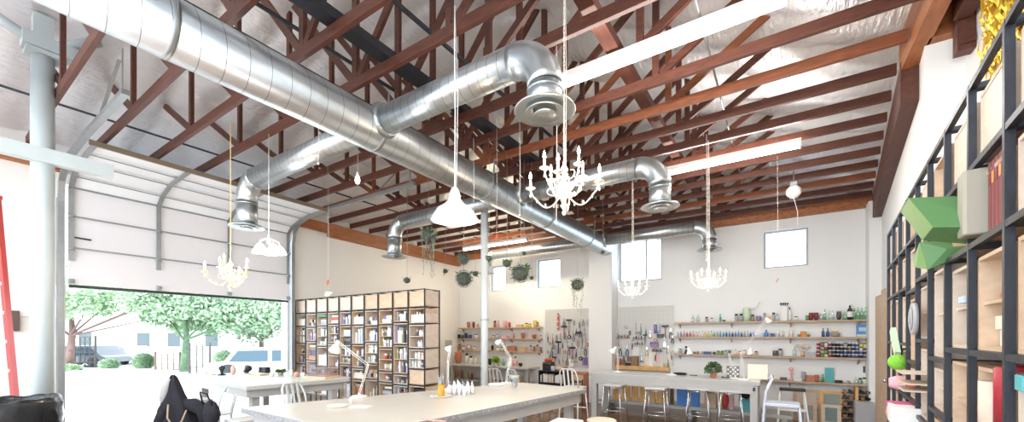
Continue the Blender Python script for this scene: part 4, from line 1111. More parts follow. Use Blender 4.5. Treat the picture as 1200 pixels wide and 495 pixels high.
# end panels (plywood sheets on the near end)
for i, (za, zb) in enumerate(((2.115, 2.345), (1.855, 1.99), (1.46, 1.80), (1.14, 1.42), (.89, 1.10))):
    w_ = LB.D-.055
    o = LB.put(MB().box(-.004, -w_/2, 0, .004, w_/2, zb-za), 'end_panel', M_plyp, 0, -LB.D/2, za, '', '')
    del o['label'], o['category']; _labels['' ].clear()
    o.parent = LB.t; o.location = (0, -LB.D/2, za); o.rotation_euler = (0, 0, 0)
# paper bag etc on top? nothing stands there
# ---- near bookcase on the right
RV = [2.50, 2.22, 1.96, 1.60, 1.27, .95, .60, .06]
ang = math.atan2(.997, .082)
RB = Case('tall dark steel bookcase full of plywood boxes running along the right wall', (.50-.082*.37, 1.65-.37), ang, 9, RV, shifts=((0, 0, 0), (0, 0, 0), (0, 0, -.03), (.04, -.05, .04), (0, .03, -.06), (-.04, -.10, 0)))
rmodes = {0: ['closed', 'parcels', 'jars2', 'books2'], 1: ['closed', 'empty', 'parcels2', 'empty2'], 2: ['closed', 'parcels', 'jars2', 'mix2'], 3: ['parcels', 'books', 'parcels2', 'jars2'],
          4: ['closed', 'bin', 'jars2', 'mix2'], 5: ['mix', 'books', 'rolls', 'jars'], 6: ['closed', 'parcels', 'jars2', 'rolls'], 7: ['closed', 'books', 'mix2', 'parcels'], 8: ['closed', 'mix', 'mix2', 'mix2']}
MIX2 = ['white', 'cream', 'cream', 'tan', 'brown', 'grey', 'dark grey', 'dark red', 'pale blue', 'white', 'rust', 'teal']
for k in range(9):
    for r in range(4): fill(RB, k, r, 'near bookcase', rng, rmodes[k][r] if not (k == 1 and r == 1) else 'empty', mix=MIX2)
    if k >= 3: fill(RB, k, 4, 'near bookcase', rng, 'mix2', mix=MIX2)
def fixture(px, py, dz=0):
    "point on the open front of the near bookcase seen at px,py"
    k = (px-CX)/F; d = Vector((math.cos(ang), math.sin(ang))); o = RB.o
    # (o+s d) with Xc = k Zc
    ax = rt.x*o.x+rt.y*o.y; az = fw.x*o.x+fw.y*o.y; bx = rt.x*d.x+rt.y*d.y; bz = fw.x*d.x+fw.y*d.y
    s = (k*az-ax)/(bx-k*bz); Z = az+s*bz
    return s, H+(HY-py)/F*Z, Z
# dark red binders and the grey-beige case sticking out
for i in range(6):
    o = RB.put(MB().box(0, -.24, 0, .030, 0, .21), 'binder', colm('dark red', .4), .37+.035+i*.034, -.02, 1.96+.0135, 'dark red binder, %s from the protruding grey case, near bookcase' % ordn(6-i), 'binder', 'dark red binders')
    MB().box(.006, .0003, .14, .024, .0015, .175).build('spine_label', colm('orange' if i in (2, 4) else 'dark red'), o)
o = RB.put(MB().cbox((0, 0, .105), (.085, .26, .21), 0, .008), 'grey_case', cm((.36, .34, .27), .6), .37*2-.075, -.10, 1.96+.0135, 'grey beige hard case sticking out of the near bookcase beside the binders', 'case')
# green faceted boxes
def hull(name, m, pts, parent=None):
    import bmesh
    bmh = bmesh.new()
    for p in pts: bmh.verts.new(p)
    bmesh.ops.convex_hull(bmh, input=bmh.verts)
    g = [v for v in bmh.verts if not v.link_faces]
    bmesh.ops.delete(bmh, geom=g, context='VERTS')
    bmesh.ops.dissolve_limit(bmh, angle_limit=.06, verts=bmh.verts, edges=bmh.edges)
    me = bpy.data.meshes.new(name); bmh.to_mesh(me); bmh.free(); me.materials.append(m)
    o = bpy.data.objects.new(name, me); C.objects.link(o); 
    if parent: o.parent = parent
    return o
M_green = mat('green_box_paint', (.10, .24, .085), .5, var=.03)
M_green2 = mat('green_box_face', (.17, .30, .10), .5, var=.03)
def faceted(lab, tip, back):
    T_ = [W(*q) for q in tip]; B_ = [W(*q) for q in back]
    n = (T_[1]-T_[0]).cross(T_[3]-T_[0]).normalized()
    B2 = [b+Vector((.10, -.008, 0)) for b in B_]
    o = hull('faceted_box', M_green, T_+B_+B2); tag(o, lab, 'box')
    # pale end face as its own panel
    c = sum(T_, Vector())/4; n = (T_[1]-T_[0]).cross(T_[3]-T_[0]).normalized(); 
    if n.dot(Vector((0, 0, H))-c) < 0: n = -n
    q = [c+(v-c)*.985+n*.0012 for v in T_]; q2 = [v-n*.003 for v in q]
    f = MB().add(q+q2, [(0,1,2,3),(7,6,5,4),(0,4,5,1),(1,5,6,2),(2,6,7,3),(3,7,4,0)]); f.build('end_face', M_green2, o)
faceted('large green faceted box jutting out of the near bookcase', [(1065, 232, 1.497), (1055.5, 248, 1.60), (1081.5, 282, 1.474), (1094, 266.5, 1.382)], [(1131, 235, 1.41), (1121, 240, 1.507), (1131, 286, 1.41), (1141, 266.5, 1.325)])
faceted('smaller green faceted box jutting out below the large green one', [(1078, 284, 1.72), (1070, 306, 1.77), (1074, 314, 1.74), (1088, 316, 1.69)], [(1106, 283, 1.68), (1100, 288, 1.74), (1106, 300, 1.68), (1110, 292, 1.64)])
# loose objects poking out of the shelf fronts
def poke(name, lab, cat, px, py, mk, y=.0, m=None):
    s, z, Z = fixture(px, py)
    o = mk().build(name, m, loc=RB.at(s, y, z), rz=RB.rz); return tag(o, lab, cat)
poke('yarn_ball', 'bright green yarn ball poking out of the near bookcase', 'ball', 1057, 425, lambda: MB().ball((0, 0, 0), .052, n=18, m=12), .02, mat('bright_green', (.25, .62, .06), .8, bump=.5, bs=80))
poke('yarn_ball', 'black yarn ball squeezed beside the bright green one', 'ball', 1049.5, 423, lambda: MB().ball((0, 0, 0), .05, n=18, m=12), -.02, M_black)
poke('cloth_roll', 'pink felt roll sticking out of the near bookcase', 'roll', 1056, 449, lambda: MB().tube([(0, -.15, 0), (0, .02, 0), (0, .06, 0)], [.045, .048, .03], 16), .0, colm('pink', .8))
poke('cloth_roll', 'red felt roll next to the pink roll in the near bookcase', 'roll', 1064, 453, lambda: MB().tube([(0, -.15, 0), (0, .0, 0)], [.035, .036], 16), .0, mat('bright_red', (.75, .06, .05), .8))
poke('plate_stack', 'grey coiled disc leaning in the near bookcase', 'disc', 1077, 374, lambda: MB().tube([(0, -.01, 0), (0, .01, 0)], [.085, .085], 28).tube([(0, .012, 0), (0, .016, 0)], [.06, .055], 28).tube([(0, .017, 0), (0, .020, 0)], [.03, .027], 20), .02, colm('grey', .5))
for i, yy in enumerate((437, 449, 457)):
    poke('board_sheet', '%s pale wooden sheet jutting out of the near bookcase' % ('topmost', 'middle', 'lowest')[i], 'board', 1077+i, yy, lambda: MB().cbox((0, 0, 0), (.26, .22, .006)), -.03, M_plyp)
poke('toy_doll', 'pink and white cloth bundle hanging low at the far end of the near bookcase', 'bundle', 1050, 484, lambda: MB().ball((0, 0, 0), .07, (1, .8, 1.1), 14, 10, .08), .0, colm('pink', .8))
poke('printed_packet', 'white printed packet at the far end of the near bookcase', 'packet', 1070, 487, lambda: MB().cbox((0, 0, 0), (.20, .16, .10), 0, .004), .02, colm('white'))
poke('printed_packet', 'magenta packet lying on the white printed packet', 'packet', 1066, 476, lambda: MB().cbox((0, 0, 0), (.16, .14, .03), .2, .004), .02, cm((.50, .08, .22)))
poke('white_bottle', 'white spray bottle standing in the far end of the near bookcase', 'bottle', 1057, 377, lambda: MB().lathe([(0, -.09), (.035, -.09), (.035, .03), (.012, .06), (.012, .10), (0, .10)], n=14), -.05, M_white)
poke('scarf', 'pale green scarf hanging slanted in the near bookcase', 'cloth', 1052, 400, lambda: MB().beam((-.10, 0, -.09), (.06, .01, .08), .03, .05), .01, colm('pale green', .9))
poke('paper_roll', 'brown cardboard tube end on in the nearest bay of the near bookcase', 'roll', 1148, 484, lambda: MB().lathe([(.022, -.1), (.034, -.1), (.034, .1), (.022, .1), (.022, -.1)], n=20, cap=False), -.03, M_plyp)
poke('red_canister', 'red canister standing in the nearest bay of the near bookcase', 'canister', 1158, 462, lambda: MB().lathe([(0, -.085), (.05, -.085), (.05, .075), (.04, .085), (0, .086)], n=24), -.06, mat('dark_red_can', (.42, .03, .05), .4))
poke('teal_box', 'small teal box in the bay nearest the frame edge', 'box', 1186, 449, lambda: MB().cbox((0, 0, 0), (.06, .10, .04), 0, .004), -.06, colm('teal'))
poke('blue_box', 'small blue box on a shelf of the near bookcase', 'box', 1121, 352, lambda: MB().cbox((0, 0, 0), (.08, .10, .025), 0, .003), -.06, colm('pale blue'))
# gold fringe on the near right wall
t = tag(None or MB().box(0, 0, 0, .01, .9, .02).build('foil_curtain', mat('gold_foil', (1, .74, .08), .35, .8)), 'shiny gold foil fringe hanging on the wall above the near bookcase', 'curtain')
t['kind'] = 'stuff'
mb = MB()
for i in range(150):
    y = 3.32+i*.0050+random.uniform(-.003, .003); x = RN-.02-random.uniform(0, .05); w = .02; zt_ = 4.28; zb = 3.40+random.uniform(-.05, .05)
    P = []; n = 14
    for k in range(n+1):
        z = zt_+(zb-zt_)*k/n; ox = .018*math.sin(k*1.9+i*2.3); oy = .006*math.sin(k*1.1+i)
        P += [(x+ox, y+oy-w/2, z), (x+ox+.006*math.cos(k+i), y+oy+w/2, z)]
    mb.add(P, [(2*k, 2*k+1, 2*k+3, 2*k+2) for k in range(n)])
o = t; me = bpy.data.meshes.new('foil_curtain'); me.from_pydata(mb.v, [], mb.f); me.materials.append(_m['gold_foil']); o.data = me
# ------------------------------------------------------------------ back wall: shelves, pegboards, counter
def shelf(x0, x1, z, lab, d=.20, group='long wall shelves'):
    t = thing('wall_shelf', lab, 'shelf', ((x0+x1)/2, YB-.0005, z), group=group)
    L = (x1-x0)/2
    MB().box(-L, -d, -.032, L, 0, 0).build('board', M_shelf, t)
    n = max(2, int((x1-x0)/.9)+1)
    for i in range(n):
        xx = -L+.1+(2*L-.2)*i/(n-1); MB().add([(xx-.01, 0, -.032), (xx+.01, 0, -.032), (xx+.01, -d*.8, -.032), (xx-.01, -d*.8, -.032), (xx-.01, 0, -.13), (xx+.01, 0, -.13)],
             [(0,1,2,3),(0,4,5,1),(0,3,4),(1,5,2),(3,2,5,4)]).build('bracket', M_shelf, t)
    return t
ZS = [1.93, 1.615, 1.235, .76]
XA, XB_ = -2.0, 1.275
nmS = ['top', 'second', 'third', 'lowest']
for z, n in zip(ZS, nmS):
    shelf(XA if n != 'lowest' else -1.0, XB_, z, '%s long wooden shelf on the back wall behind the grey table' % n)
ZL = [1.87, 1.55, 1.20]
for z, n in zip(ZL, ('top', 'middle', 'bottom')):
    shelf(-8.38, -5.45, z, '%s wooden shelf on the far back wall between bookcase and tool board' % n, .18, 'far wall shelves')
def dz_(px): return depth(Xy(px, 9.62), 9.62)
def item(kind, cname, px, w, h, z, where, y=9.63, m=None, cat=None, label=None, grp=None):
    "w,h in photo pixels turned into metres at the shelf"
    x = Xy(px, y); D = dz_(px); ww = max(.012, w/F*D*.83); hh = h/F*D; r = ww/2
    m = m or colm(cname, .3 if kind in ('bottle', 'jar', 'wine_bottle', 'glass') else .55)
    mb = MB(); ch = []
    if kind == 'bottle':
        mb.lathe([(0, 0), (r, 0), (r, hh*.58), (r*.35, hh*.74), (r*.35, hh*.88)], n=12); ch = [('cap', MB().lathe([(r*.42, hh*.88), (r*.42, hh), (0, hh)], n=10), M_black if cname not in ('black',) else M_white)]
    elif kind == 'glass_bottle':
        mb.lathe([(0, 0), (r, 0), (r, hh*.55), (r*.35, hh*.76), (r*.33, hh), (r*.2, hh)], n=12)
    elif kind == 'jar':
        mb.lathe([(0, 0), (r, 0), (r, hh*.72), (r*.8, hh*.78)], n=12); ch = [('lid', MB().lathe([(r*.85, hh*.78), (r*.85, hh), (0, hh)], n=12), M_white if cname in ('black', 'navy', 'dark grey', 'dark red', 'brown') else M_black)]
    elif kind in ('box', 'book'):
        mb.cbox((0, 0, hh/2), (ww, min(.13, ww*.9), hh), 0, .003)
    elif kind == 'tray':
        d = .12; mb.box(-r, -d/2, 0, r, d/2, .006); mb.box(-r, -d/2, .006, -r+.006, d/2, hh); mb.box(r-.006, -d/2, .006, r, d/2, hh); mb.box(-r+.006, -d/2, .006, r-.006, -d/2+.006, hh); mb.box(-r+.006, d/2-.006, .006, r-.006, d/2, hh)
    elif kind == 'pot':
        mb.lathe([(0, 0), (r*.6, 0), (r, hh*.5), (r*.85, hh*.85), (r*.95, hh), (r*.7, hh)], n=16)
    elif kind == 'figurine':
        mb.lathe([(0, 0), (r, 0), (r*.9, hh*.1), (r*.55, hh*.35), (r*.8, hh*.55), (r*.3, hh*.7)], n=12).ball((0, 0, hh*.84), hh*.16, n=10, m=8)
    elif kind == 'cup':
        mb.lathe([(0, 0), (r*.7, 0), (r, hh), (r*.88, hh), (r*.6, .01), (0, .01)], n=14)
    elif kind == 'dish':
        mb.lathe([(0, 0), (r*.5, 0), (r, hh*.8), (r, hh), (r*.5, hh*.4), (0, hh*.35)], n=18)
    elif kind == 'block':
        mb.cbox((0, 0, hh/2), (ww, ww, hh), .3, .004)
    elif kind == 'picture':
        mb.cbox((0, .05, hh/2), (ww, .012, hh), 0, .002)
    else: mb.ball((0, 0, hh/2), hh/2, (ww/hh, ww/hh, 1), 12, 8)
    o = mb.build(kind if kind != 'figurine' else 'figurine', m, loc=(x, y, z+.0005))
    for n_, c_, cmm in ch: c_.build(n_, cmm, o)
    tag(o, label or '%s %s %s' % (cname, kind.replace('_', ' '), where), cat or {'glass_bottle': 'bottle', 'picture': 'picture'}.get(kind, kind), grp or 'things on the wall shelves')
    return o
cnt = {}
def row(nm, z, lst, y=9.63):
    for i, e in enumerate(lst):
        kind, c, px, w, h = e[:5]
        item(kind, c, px, w, h, z, 'on the %s, number %s from the pilaster end' % (nm, ordn(i+1)), y=y, m=e[5] if len(e) > 5 else None)
GC = glassy('pale_green_glass', (.66, .84, .72), .15); GW = glassy('clear_bottle_glass', (.86, .92, .92), .15)
row('top long shelf', ZS[0], [('glass_bottle','clear',812,5,9,GW),('glass_bottle','clear',818,5,9,GW),('jar','grey',828,4,6),('jar','white',834,4,5),('bottle','teal',844,3,9),('jar','dark grey',848.5,4,3),('jar','grey',863,4.5,9),('jar','grey',868.5,4.5,9),
   ('pot','pale green',875,10,16),('jar','olive',882,4,8),('pot','purple',889,7,6),('figurine','grey',896,4,10),('tray','tan',901,9,5),('jar','grey',906.5,4,10),('bottle','pale blue',911,3,8),('box','white',919,7,17),('bottle','white',925.5,3.5,15),
   ('jar','white',933,4,5),('cup','green',946,5,6),('pot','dark red',950.5,6,9),('pot','dark red',956.5,6,9),('glass_bottle','clear',962,4,8,GW),('glass_bottle','pale green',966.5,4,13,GC),('glass_bottle','clear',971.5,3.5,11,GW),('glass_bottle','clear',976,3.5,11,GW),
   ('pot','dark grey',983,6,10),('glass_bottle','pale green',990,4,10,GC),('glass_bottle','pale green',1001,4,13,GC),('glass_bottle','pale green',1005.5,4,15,GC),('glass_bottle','pale green',1010,4,14,GC),('glass_bottle','pale green',1014.5,4,15,GC),('glass_bottle','pale green',1018,3,13,GC)])
item('bottle', 'black', 996, 6.5, 19, ZS[0], '', label='tall dark wine bottle with white label on the top long shelf', cat='bottle')
lb = [o for o in C.objects if o.get('label', '').startswith('tall dark wine')][0]; r0 = max(.012, 6.5/F*dz_(996)*.83)/2
MB().lathe([(r0*1.02, .05), (r0*1.02, .15)], n=14, cap=False).build('paper_label', colm('white'), lb)
x = Xy(875, 9.6)
t = thing('dried_branch', 'thin grey branch leaning out of the pale green pot on the top shelf', 'branch', (x, 9.63, ZS[0]+.16*1))
MB().tube([(0, 0, 0), (.10, 0, .09), (.17, 0, .12), (.24, 0, .24)], .006, 6).tube([(.10, 0, .09), (.16, 0, .05)], .004, 5).build('twig', colm('grey'), t)
lf = MB()
for k in range(50): a = random.uniform(0, 2*PI); lf.leaf((-.02, 0, random.uniform(.0, .06)), (math.cos(a), math.sin(a)*.5, random.uniform(-.3, 1)), .07, .03)
lf.build('foliage', M_leaf2, t)
t = thing('black_brushes', 'bunch of black brushes standing in the tall white box', 'brush', (Xy(919, 9.6), 9.61, ZS[0]+.27))
for k in range(4): MB().tube([(-.03+.02*k, 0, 0), (-.05+.035*k, 0, .05)], .006, 5).ball((-.055+.037*k, 0, .065), .018, (1, .7, 1.2), 8, 6).build('brush', M_black, t)
row('second long shelf', ZS[1], [('bottle', c, 794.5+i*3.55, 2.6, 5.5+(i % 3)*.6) for i, c in enumerate(['grey','purple','grey','red','rust','pink','cream','white','cream','yellow','yellow','pale green','green','grey','teal','blue','navy','blue','navy','purple','blue','navy','grey','pale blue','navy','blue'])]
    +[('box','pale blue',892,4,4),('bottle','blue',898,5,8),('tray','navy',905,5,4),('cup','white',911,4,7),('cup','white',916,4,7),('box','white',922,4,7),('cup','white',927,4,8),('dish','green',936,4,3),('block','orange',941.5,6,6.5),('dish','green',947.5,4,3),
      ('bottle','navy',964.5,3.6,10),('bottle','navy',970,3.6,10),('dish','grey',978.5,11,5)])
item('dish', 'yellow', 978.5, 8, 3, ZS[1]+.068, '', label='yellow green dish stacked on the grey dish of the second shelf', cat='dish')
pc = item('picture', 'blue', 1011.5, 14.5, 15, ZS[1], '', label='blue picture with a yellow green lower edge on the second shelf', cat='picture')
D_ = dz_(1011); ww = 14.5/F*D_*.83; hh = 15/F*D_
MB().box(-ww*.46, .03, .004, ww*.46, .0425, hh*.2).build('green_band', colm('pale green'), pc); MB().cbox((0, .041, hh*.6), (ww*.6, .006, hh*.3), 0, .002).build('pale_patch', colm('pale blue'), pc)
row('third long shelf', ZS[2], [('jar','grey',797,5,6),('figurine','black',804,5,9),('tray','brown',812,8,2.5),('jar','rust',818,3,3),('box','grey',823,3,3),('tray','navy',829,9,3),('jar','dark grey',837,3.5,4),('jar','green',842,4,4.5),('jar','green',846.5,3.5,4.5),('jar','pale green',850.5,3,5),('jar','navy',855,3.5,7),
    ('bottle','yellow',862,3.5,6),('jar','orange',867,4,5),('jar','cream',872,5,6),('box','rust',880,4,4),('jar','tan',886,4,5),('jar','dark grey',908.5,6.5,8),('jar','grey',914.5,5,8.5),('glass_bottle','clear',931,5,12,GW),('tray','grey',949,12,5)])
t = thing('wooden_utensils', 'fan of pale wooden utensils in a holder on the third shelf', 'utensils', (Xy(940.5, 9.62), 9.63, ZS[2]))
MB().lathe([(0, 0), (.035, 0), (.035, .09), (.03, .09)], n=14).build('holder', colm('tan'), t)
for k in range(6):
    a = (k-2.5)*.16; MB().tube([(0, .0, .05), (math.sin(a)*.18, 0, .06+math.cos(a)*.10)], .005, 5).ball((math.sin(a)*.24, 0, .06+math.cos(a)*.145), .026, (1, .3, 1.3), 8, 6).build('spoon', M_plyp, t)
sc_ = [['dark red', 'dark red', 'dark red', 'dark red'], ['rust', 'grey', 'tan', 'green'], ['white', 'dark red', 'green', 'cream'], ['dark red', 'black', 'brown', 'dark red'], ['black', 'dark grey', 'black', 'black'], ['black']*4, ['dark grey', 'black', 'black', 'navy'], ['grey', 'black', 'navy', 'black'], ['black', 'brown', 'black', 'navy'],
       ['navy', 'black', 'navy', 'navy'], ['navy', 'navy', 'black', 'navy'], ['yellow', 'cream', 'navy', 'black'], ['yellow', 'navy', 'black', 'navy'], ['navy', 'black', 'black', 'navy']]
for i, col in enumerate(sc_):
    px = 959+i*4.55
    for j, c in enumerate(reversed(col if len(col) == 4 else col*4)):
        item('jar', c, px, 4.4, 4.2, ZS[2]+j*4.35/F*dz_(px), '', label='%s paint jar, stack %s from the red end, %s up, third shelf' % (c, ordn(i+1), ordn(j+1)), grp='stacked paint jars on the third shelf')
row('lowest long shelf', ZS[3], [('tray','dark grey',918,8,3),('figurine','pink',927,4.5,16),('tray','white',935,9,3.5),('pot','grey',941.5,6,11),('tray','rust',950,10,7),('pot','rust',957,6,8),('bottle','green',964,3.5,9),('picture','teal',972,10,17),('tray','black',983,8,3),('jar','grey',994,4,3),
    ('glass_bottle','clear',1003,5,8,GW),('jar','grey',1008,4.5,7),('jar','pale green',1013,4.5,8),('jar','grey',1018,4,8)], y=9.62)
tag(MB().cbox((0, 0, 0), (.11, .012, .12), 0, .003).build('small_picture', colm('dark grey'), loc=(Xy(1016, 9.74), 9.742, 1.02)), 'small grey picture fixed to the wall above the lowest shelf', 'picture')
row('top far shelf', ZL[0], [('pot','rust',549,5,7),('pot','dark red',555,4,7),('jar','grey',560,3,4),('jar','rust',580,4,8),('bottle','pink',584,3,8),('pot','pink',592,6,8),('pot','red',597,4,6),('tray','tan',609,10,3),('jar','yellow',617,5,5),('jar','yellow',621,4,4),('pot','yellow',627,6,8),('jar','olive',630,3,6)], y=9.65)
row('middle far shelf', ZL[1], [('box','dark grey',533,5,9),('jar','black',538,4,6),('jar','dark grey',542,4,5),('pot','black',546,4,6),('tray','navy',550,5,4),('jar','white',558,4,5),('jar','white',578,4,4),('jar','pale blue',582,4,5),('tray','pink',592,9,3),('bottle','rust',602,3,6),('pot','rust',613,6,7),('dish','rust',626,7,5),('jar','cream',634,3,4)], y=9.65)
row('bottom far shelf', ZL[2], [('jar','tan',533,5,6),('jar','rust',538,4,6),('jar','white',543,4,4),('bottle','pink',549,4,6),('jar','white',556,4,4),('pot','black',577,4,6),('jar','white',583,4,4),('jar','cream',588,4,4),('tray','rust',600,12,5),('tray','tan',613,10,5),('jar','tan',622,3,7),('jar','brown',626,3,8),('jar','tan',630,3,8),('jar','brown',634,3,7)], y=9.65)
# boards hanging on the wall
def peg(name_lab, x0, x1, z0, z1, m):
    t = thing('pegboard', name_lab, 'pegboard', ((x0+x1)/2, YB, (z0+z1)/2)); w = (x1-x0)/2; h = (z1-z0)/2
    MB().box(-w, -.022, -h, w, -.002, h).build('board', m, t)
    ho = MB()
    for i in range(int(2*w/.1)):
        for j in range(int(2*h/.1)):
            ho.tube([(-w+.06+i*.1, -.024, -h+.06+j*.1), (-w+.06+i*.1, -.0205, -h+.06+j*.1)], .008, 6)
    o = ho.build('peg_holes', cm((.35, .35, .35)), t); o['kind'] = 'stuff'
M_peg = mat('pegboard_grey', (.60, .59, .58), .6, var=.02); M_pegw = mat('pegboard_cream', (.66, .65, .61), .6, var=.02)
peg('grey pegboard crowded with tools on the far side of the white pilaster', -5.38, -3.96, .80, 2.34, M_peg)
peg('pale pegboard with tools above the wooden sill between pilaster and shelves', -3.33, -2.04, .95, 2.33, M_pegw)
TOOL = {}
def tool(kind, cname, px, py, n, size=1, brd='pale pegboard', where=''):
    if brd[0] == 'p': size = size*1.45
    y = YB-.05; x = Xy(px, y); z = H+(HY-py)/F*depth(x, y); m = colm(cname, .45); s = size
    t = thing(kind, '%s %s on the %s, %s' % (cname, kind.replace('_', ' '), brd, where), kind.replace('_', ' ').split()[-1], (x, y, z), group='tools on the pegboards')
    if kind == 'pliers':
        for sx in (-1, 1): MB().tube([(0, 0, .03*s), (sx*.02*s, 0, -.02*s), (sx*.016*s, 0, -.09*s)], .007*s, 6).build('handle', m, t)
        MB().beam((0, 0, .02*s), (0, 0, .075*s), .022*s, .012*s).build('jaw', M_chrome, t)
    elif kind == 'hammer':
        MB().tube([(0, 0, -.14*s), (0, 0, .05*s)], .009*s, 8).build('handle', m, t); MB().beam((-.05*s, 0, .06*s), (.05*s, 0, .06*s), .025*s, .028*s).build('head', M_dark, t)
    elif kind == 'scissors':
        for sx in (-1, 1):
            MB().lathe([(.012*s, 0), (.018*s, .004), (.018*s, .010), (.012*s, .012)], (sx*.018*s, -.006, -.06*s), 12).build('handle_loop', m, t)
            MB().beam((sx*.012*s, 0, -.04*s), (-sx*.006*s, 0, .08*s), .006, .012*s).build('blade', M_chrome, t)
    elif kind == 'tape_roll':
        MB().tube([(0, -.014, 0), (0, .014, 0)], .036*s, 18).build('tape', m, t); MB().tube([(0, -.016, 0), (0, .016, 0)], .017*s, 14).build('core', M_plyp, t)
    elif kind == 'spray_can':
        MB().lathe([(0, -.08*s), (.028*s, -.08*s), (.028*s, .05*s), (.012*s, .065*s)], n=14).build('can', m, t); MB().lathe([(.013*s, .065*s), (.013*s, .09*s), (0, .09*s)], n=10).build('nozzle', M_white, t)
    elif kind == 'small_shelf':
        MB().cbox((0, -.02, 0), (.22*s, .08, .012)).build('board', m, t)
        for k in range(5): MB().lathe([(0, .006), (.014, .006), (.014, .05+.02*(k % 2)), (0, .055+.02*(k % 2))], (-.085*s+k*.042*s, -.02, 0), 10).build('jar', colm(['dark grey', 'grey', 'navy', 'black', 'rust'][(k+n) % 5]), t)
    elif kind == 'parts_bin':
        MB().box(-.06*s, -.06, -.04*s, .06*s, .02, -.034*s).box(-.06*s, -.06, -.034*s, .06*s, -.054, .01*s).box(-.06*s, -.054, -.034*s, -.054*s, .02, .04*s).box(.054*s, -.054, -.034*s, .06*s, .02, .04*s).box(-.054*s, .014, -.034*s, .054*s, .02, .04*s).build('bin_body', m, t)
        MB().ball((0, -.02, .0), .04*s, (1, .6, .5), 8, 6, .2).build('contents', colm('brown'), t)
    elif kind == 'paper_note':
        MB().box(-.06*s, .0, -.08*s, .06*s, .004, .08*s).build('sheet', m, t)
    elif kind == 'long_level':
        MB().box(-.022, -.01, -.22*s, .022, .01, .22*s).build('rail', m, t)
        for k in (-.15, 0, .15): MB().box(-.015, -.0125, k*s-.02, .015, -.0102, k*s+.02).build('vial', colm('cream'), t)
    else:
        MB().tube([(0, 0, -.09*s), (0, 0, .0)], .009*s, 7).build('handle', m, t); MB().tube([(0, 0, .0), (0, 0, .09*s)], .004*s, 6).build('shaft', M_chrome, t)
    MB().tube([(0, .0, .03), (0, .0285, .03)], .003, 5).build('peg_hook', M_chrome, t)
kinds = ['pliers', 'screwdriver', 'scissors', 'hammer', 'pliers', 'tape_roll', 'screwdriver', 'pliers']
cl_ = ['dark grey', 'black', 'green', 'red', 'black', 'grey', 'navy', 'olive', 'dark grey', 'rust']
r_ = random.Random(5); n = 0
tool('long_level', 'red', 654, 377, 0, 1, 'grey pegboard', 'tall and hanging highest')
for j, py in enumerate((378, 388, 396, 404, 412, 421)):
    px = 642+(j % 2)*2 if j > 1 else 661; i = 0
    while px < 689:
        k_ = kinds[(n*3+j) % 8]; c = cl_[(n*7+j) % 10]; n += 1; i += 1
        tool(k_, c, px, py+r_.uniform(-1.5, 1.5), n, r_.uniform(1.0, 1.6), 'grey pegboard', '%s row down, %s along' % (ordn(j+1), ordn(i)))
        px += r_.uniform(4.2, 6.2)
tool('paper_note', 'white', 669, 426, 1, 1.3, 'grey pegboard', 'hanging low above the cart'); 
tool('paper_note', 'purple', 685.5, 424, 1, 1.3, 'grey pegboard', 'low beside the pilaster')
spec = [('spray_can','white',722,388,1.2),('small_shelf','brown',729,396,1.2),('small_shelf','grey',749,398,1.0),('screwdriver','teal',751,386,1),('screwdriver','orange',745,382,.8),('spray_can','purple',768,385,1.0),('spray_can','pale blue',772,385,.9),('hammer','rust',779.5,387,1.0),('pliers','black',786,391,1),('pliers','dark grey',788,398,.8),
        ('parts_bin','purple',767,404,1),('scissors','grey',779,403,1.3),('small_shelf','cream',750,405,.9),('tape_roll','rust',768,399,.8),('pliers','black',727,411,1.1),('pliers','navy',735,411,1.1),('paper_note','white',745,412,.9),('paper_note','cream',762,421,1.5),('parts_bin','dark grey',774,394,.8),('screwdriver','red',725,401,.8),
        ('spray_can','white',720,408,1.4),('paper_note','pink',770,420,.6),('parts_bin','brown',740,421,1.0),('scissors','black',752,420,.9),('screwdriver','black',757,388,.9),('pliers','rust',783,410,.8),('tape_roll','grey',733,384,.8),('pliers','dark grey',738,389,.7),('hammer','brown',756,396,.7),('scissors','navy',762,393,.8),('screwdriver','black',741,404,.9),('pliers','olive',758,412,.9),('tape_roll','white',724,416,.7),('small_shelf','dark grey',770,412,.7),('screwdriver','rust',787,416,.9),('parts_bin','grey',748,391,.7),('pliers','black',731,418,.7)]
for i, (k_, c, px, py, s) in enumerate(spec):
    D = depth(Xy(px, YB), YB)
    pos = ('above the sill' if py > 414 else 'in its lower half' if py > 400 else 'in its upper half')
    tool(k_, c, px, py, i, s, 'pale pegboard', pos+', '+('pilaster end' if px < 742 else 'middle' if px < 765 else 'shelf end')+('' if i % 2 else ' side'))
# wooden sill counter under the pale pegboard
t = thing('sill_shelf', 'thick orange wooden sill under the pale pegboard', 'shelf', (Xy(747, 9.6), YB-.0005, .92))
MB().box(-.76, -.22, -.09, .72, 0, 0).build('board', M_yel, t)
row('wooden sill', .92, [('box','rust',725,6,8),('pot','brown',731,5,6),('tray','black',739,13,3),('box','brown',744,9,11),('picture','white',762,6,16),('box','cream',776,4,5),('bottle','olive',783,3,9)], y=9.62)
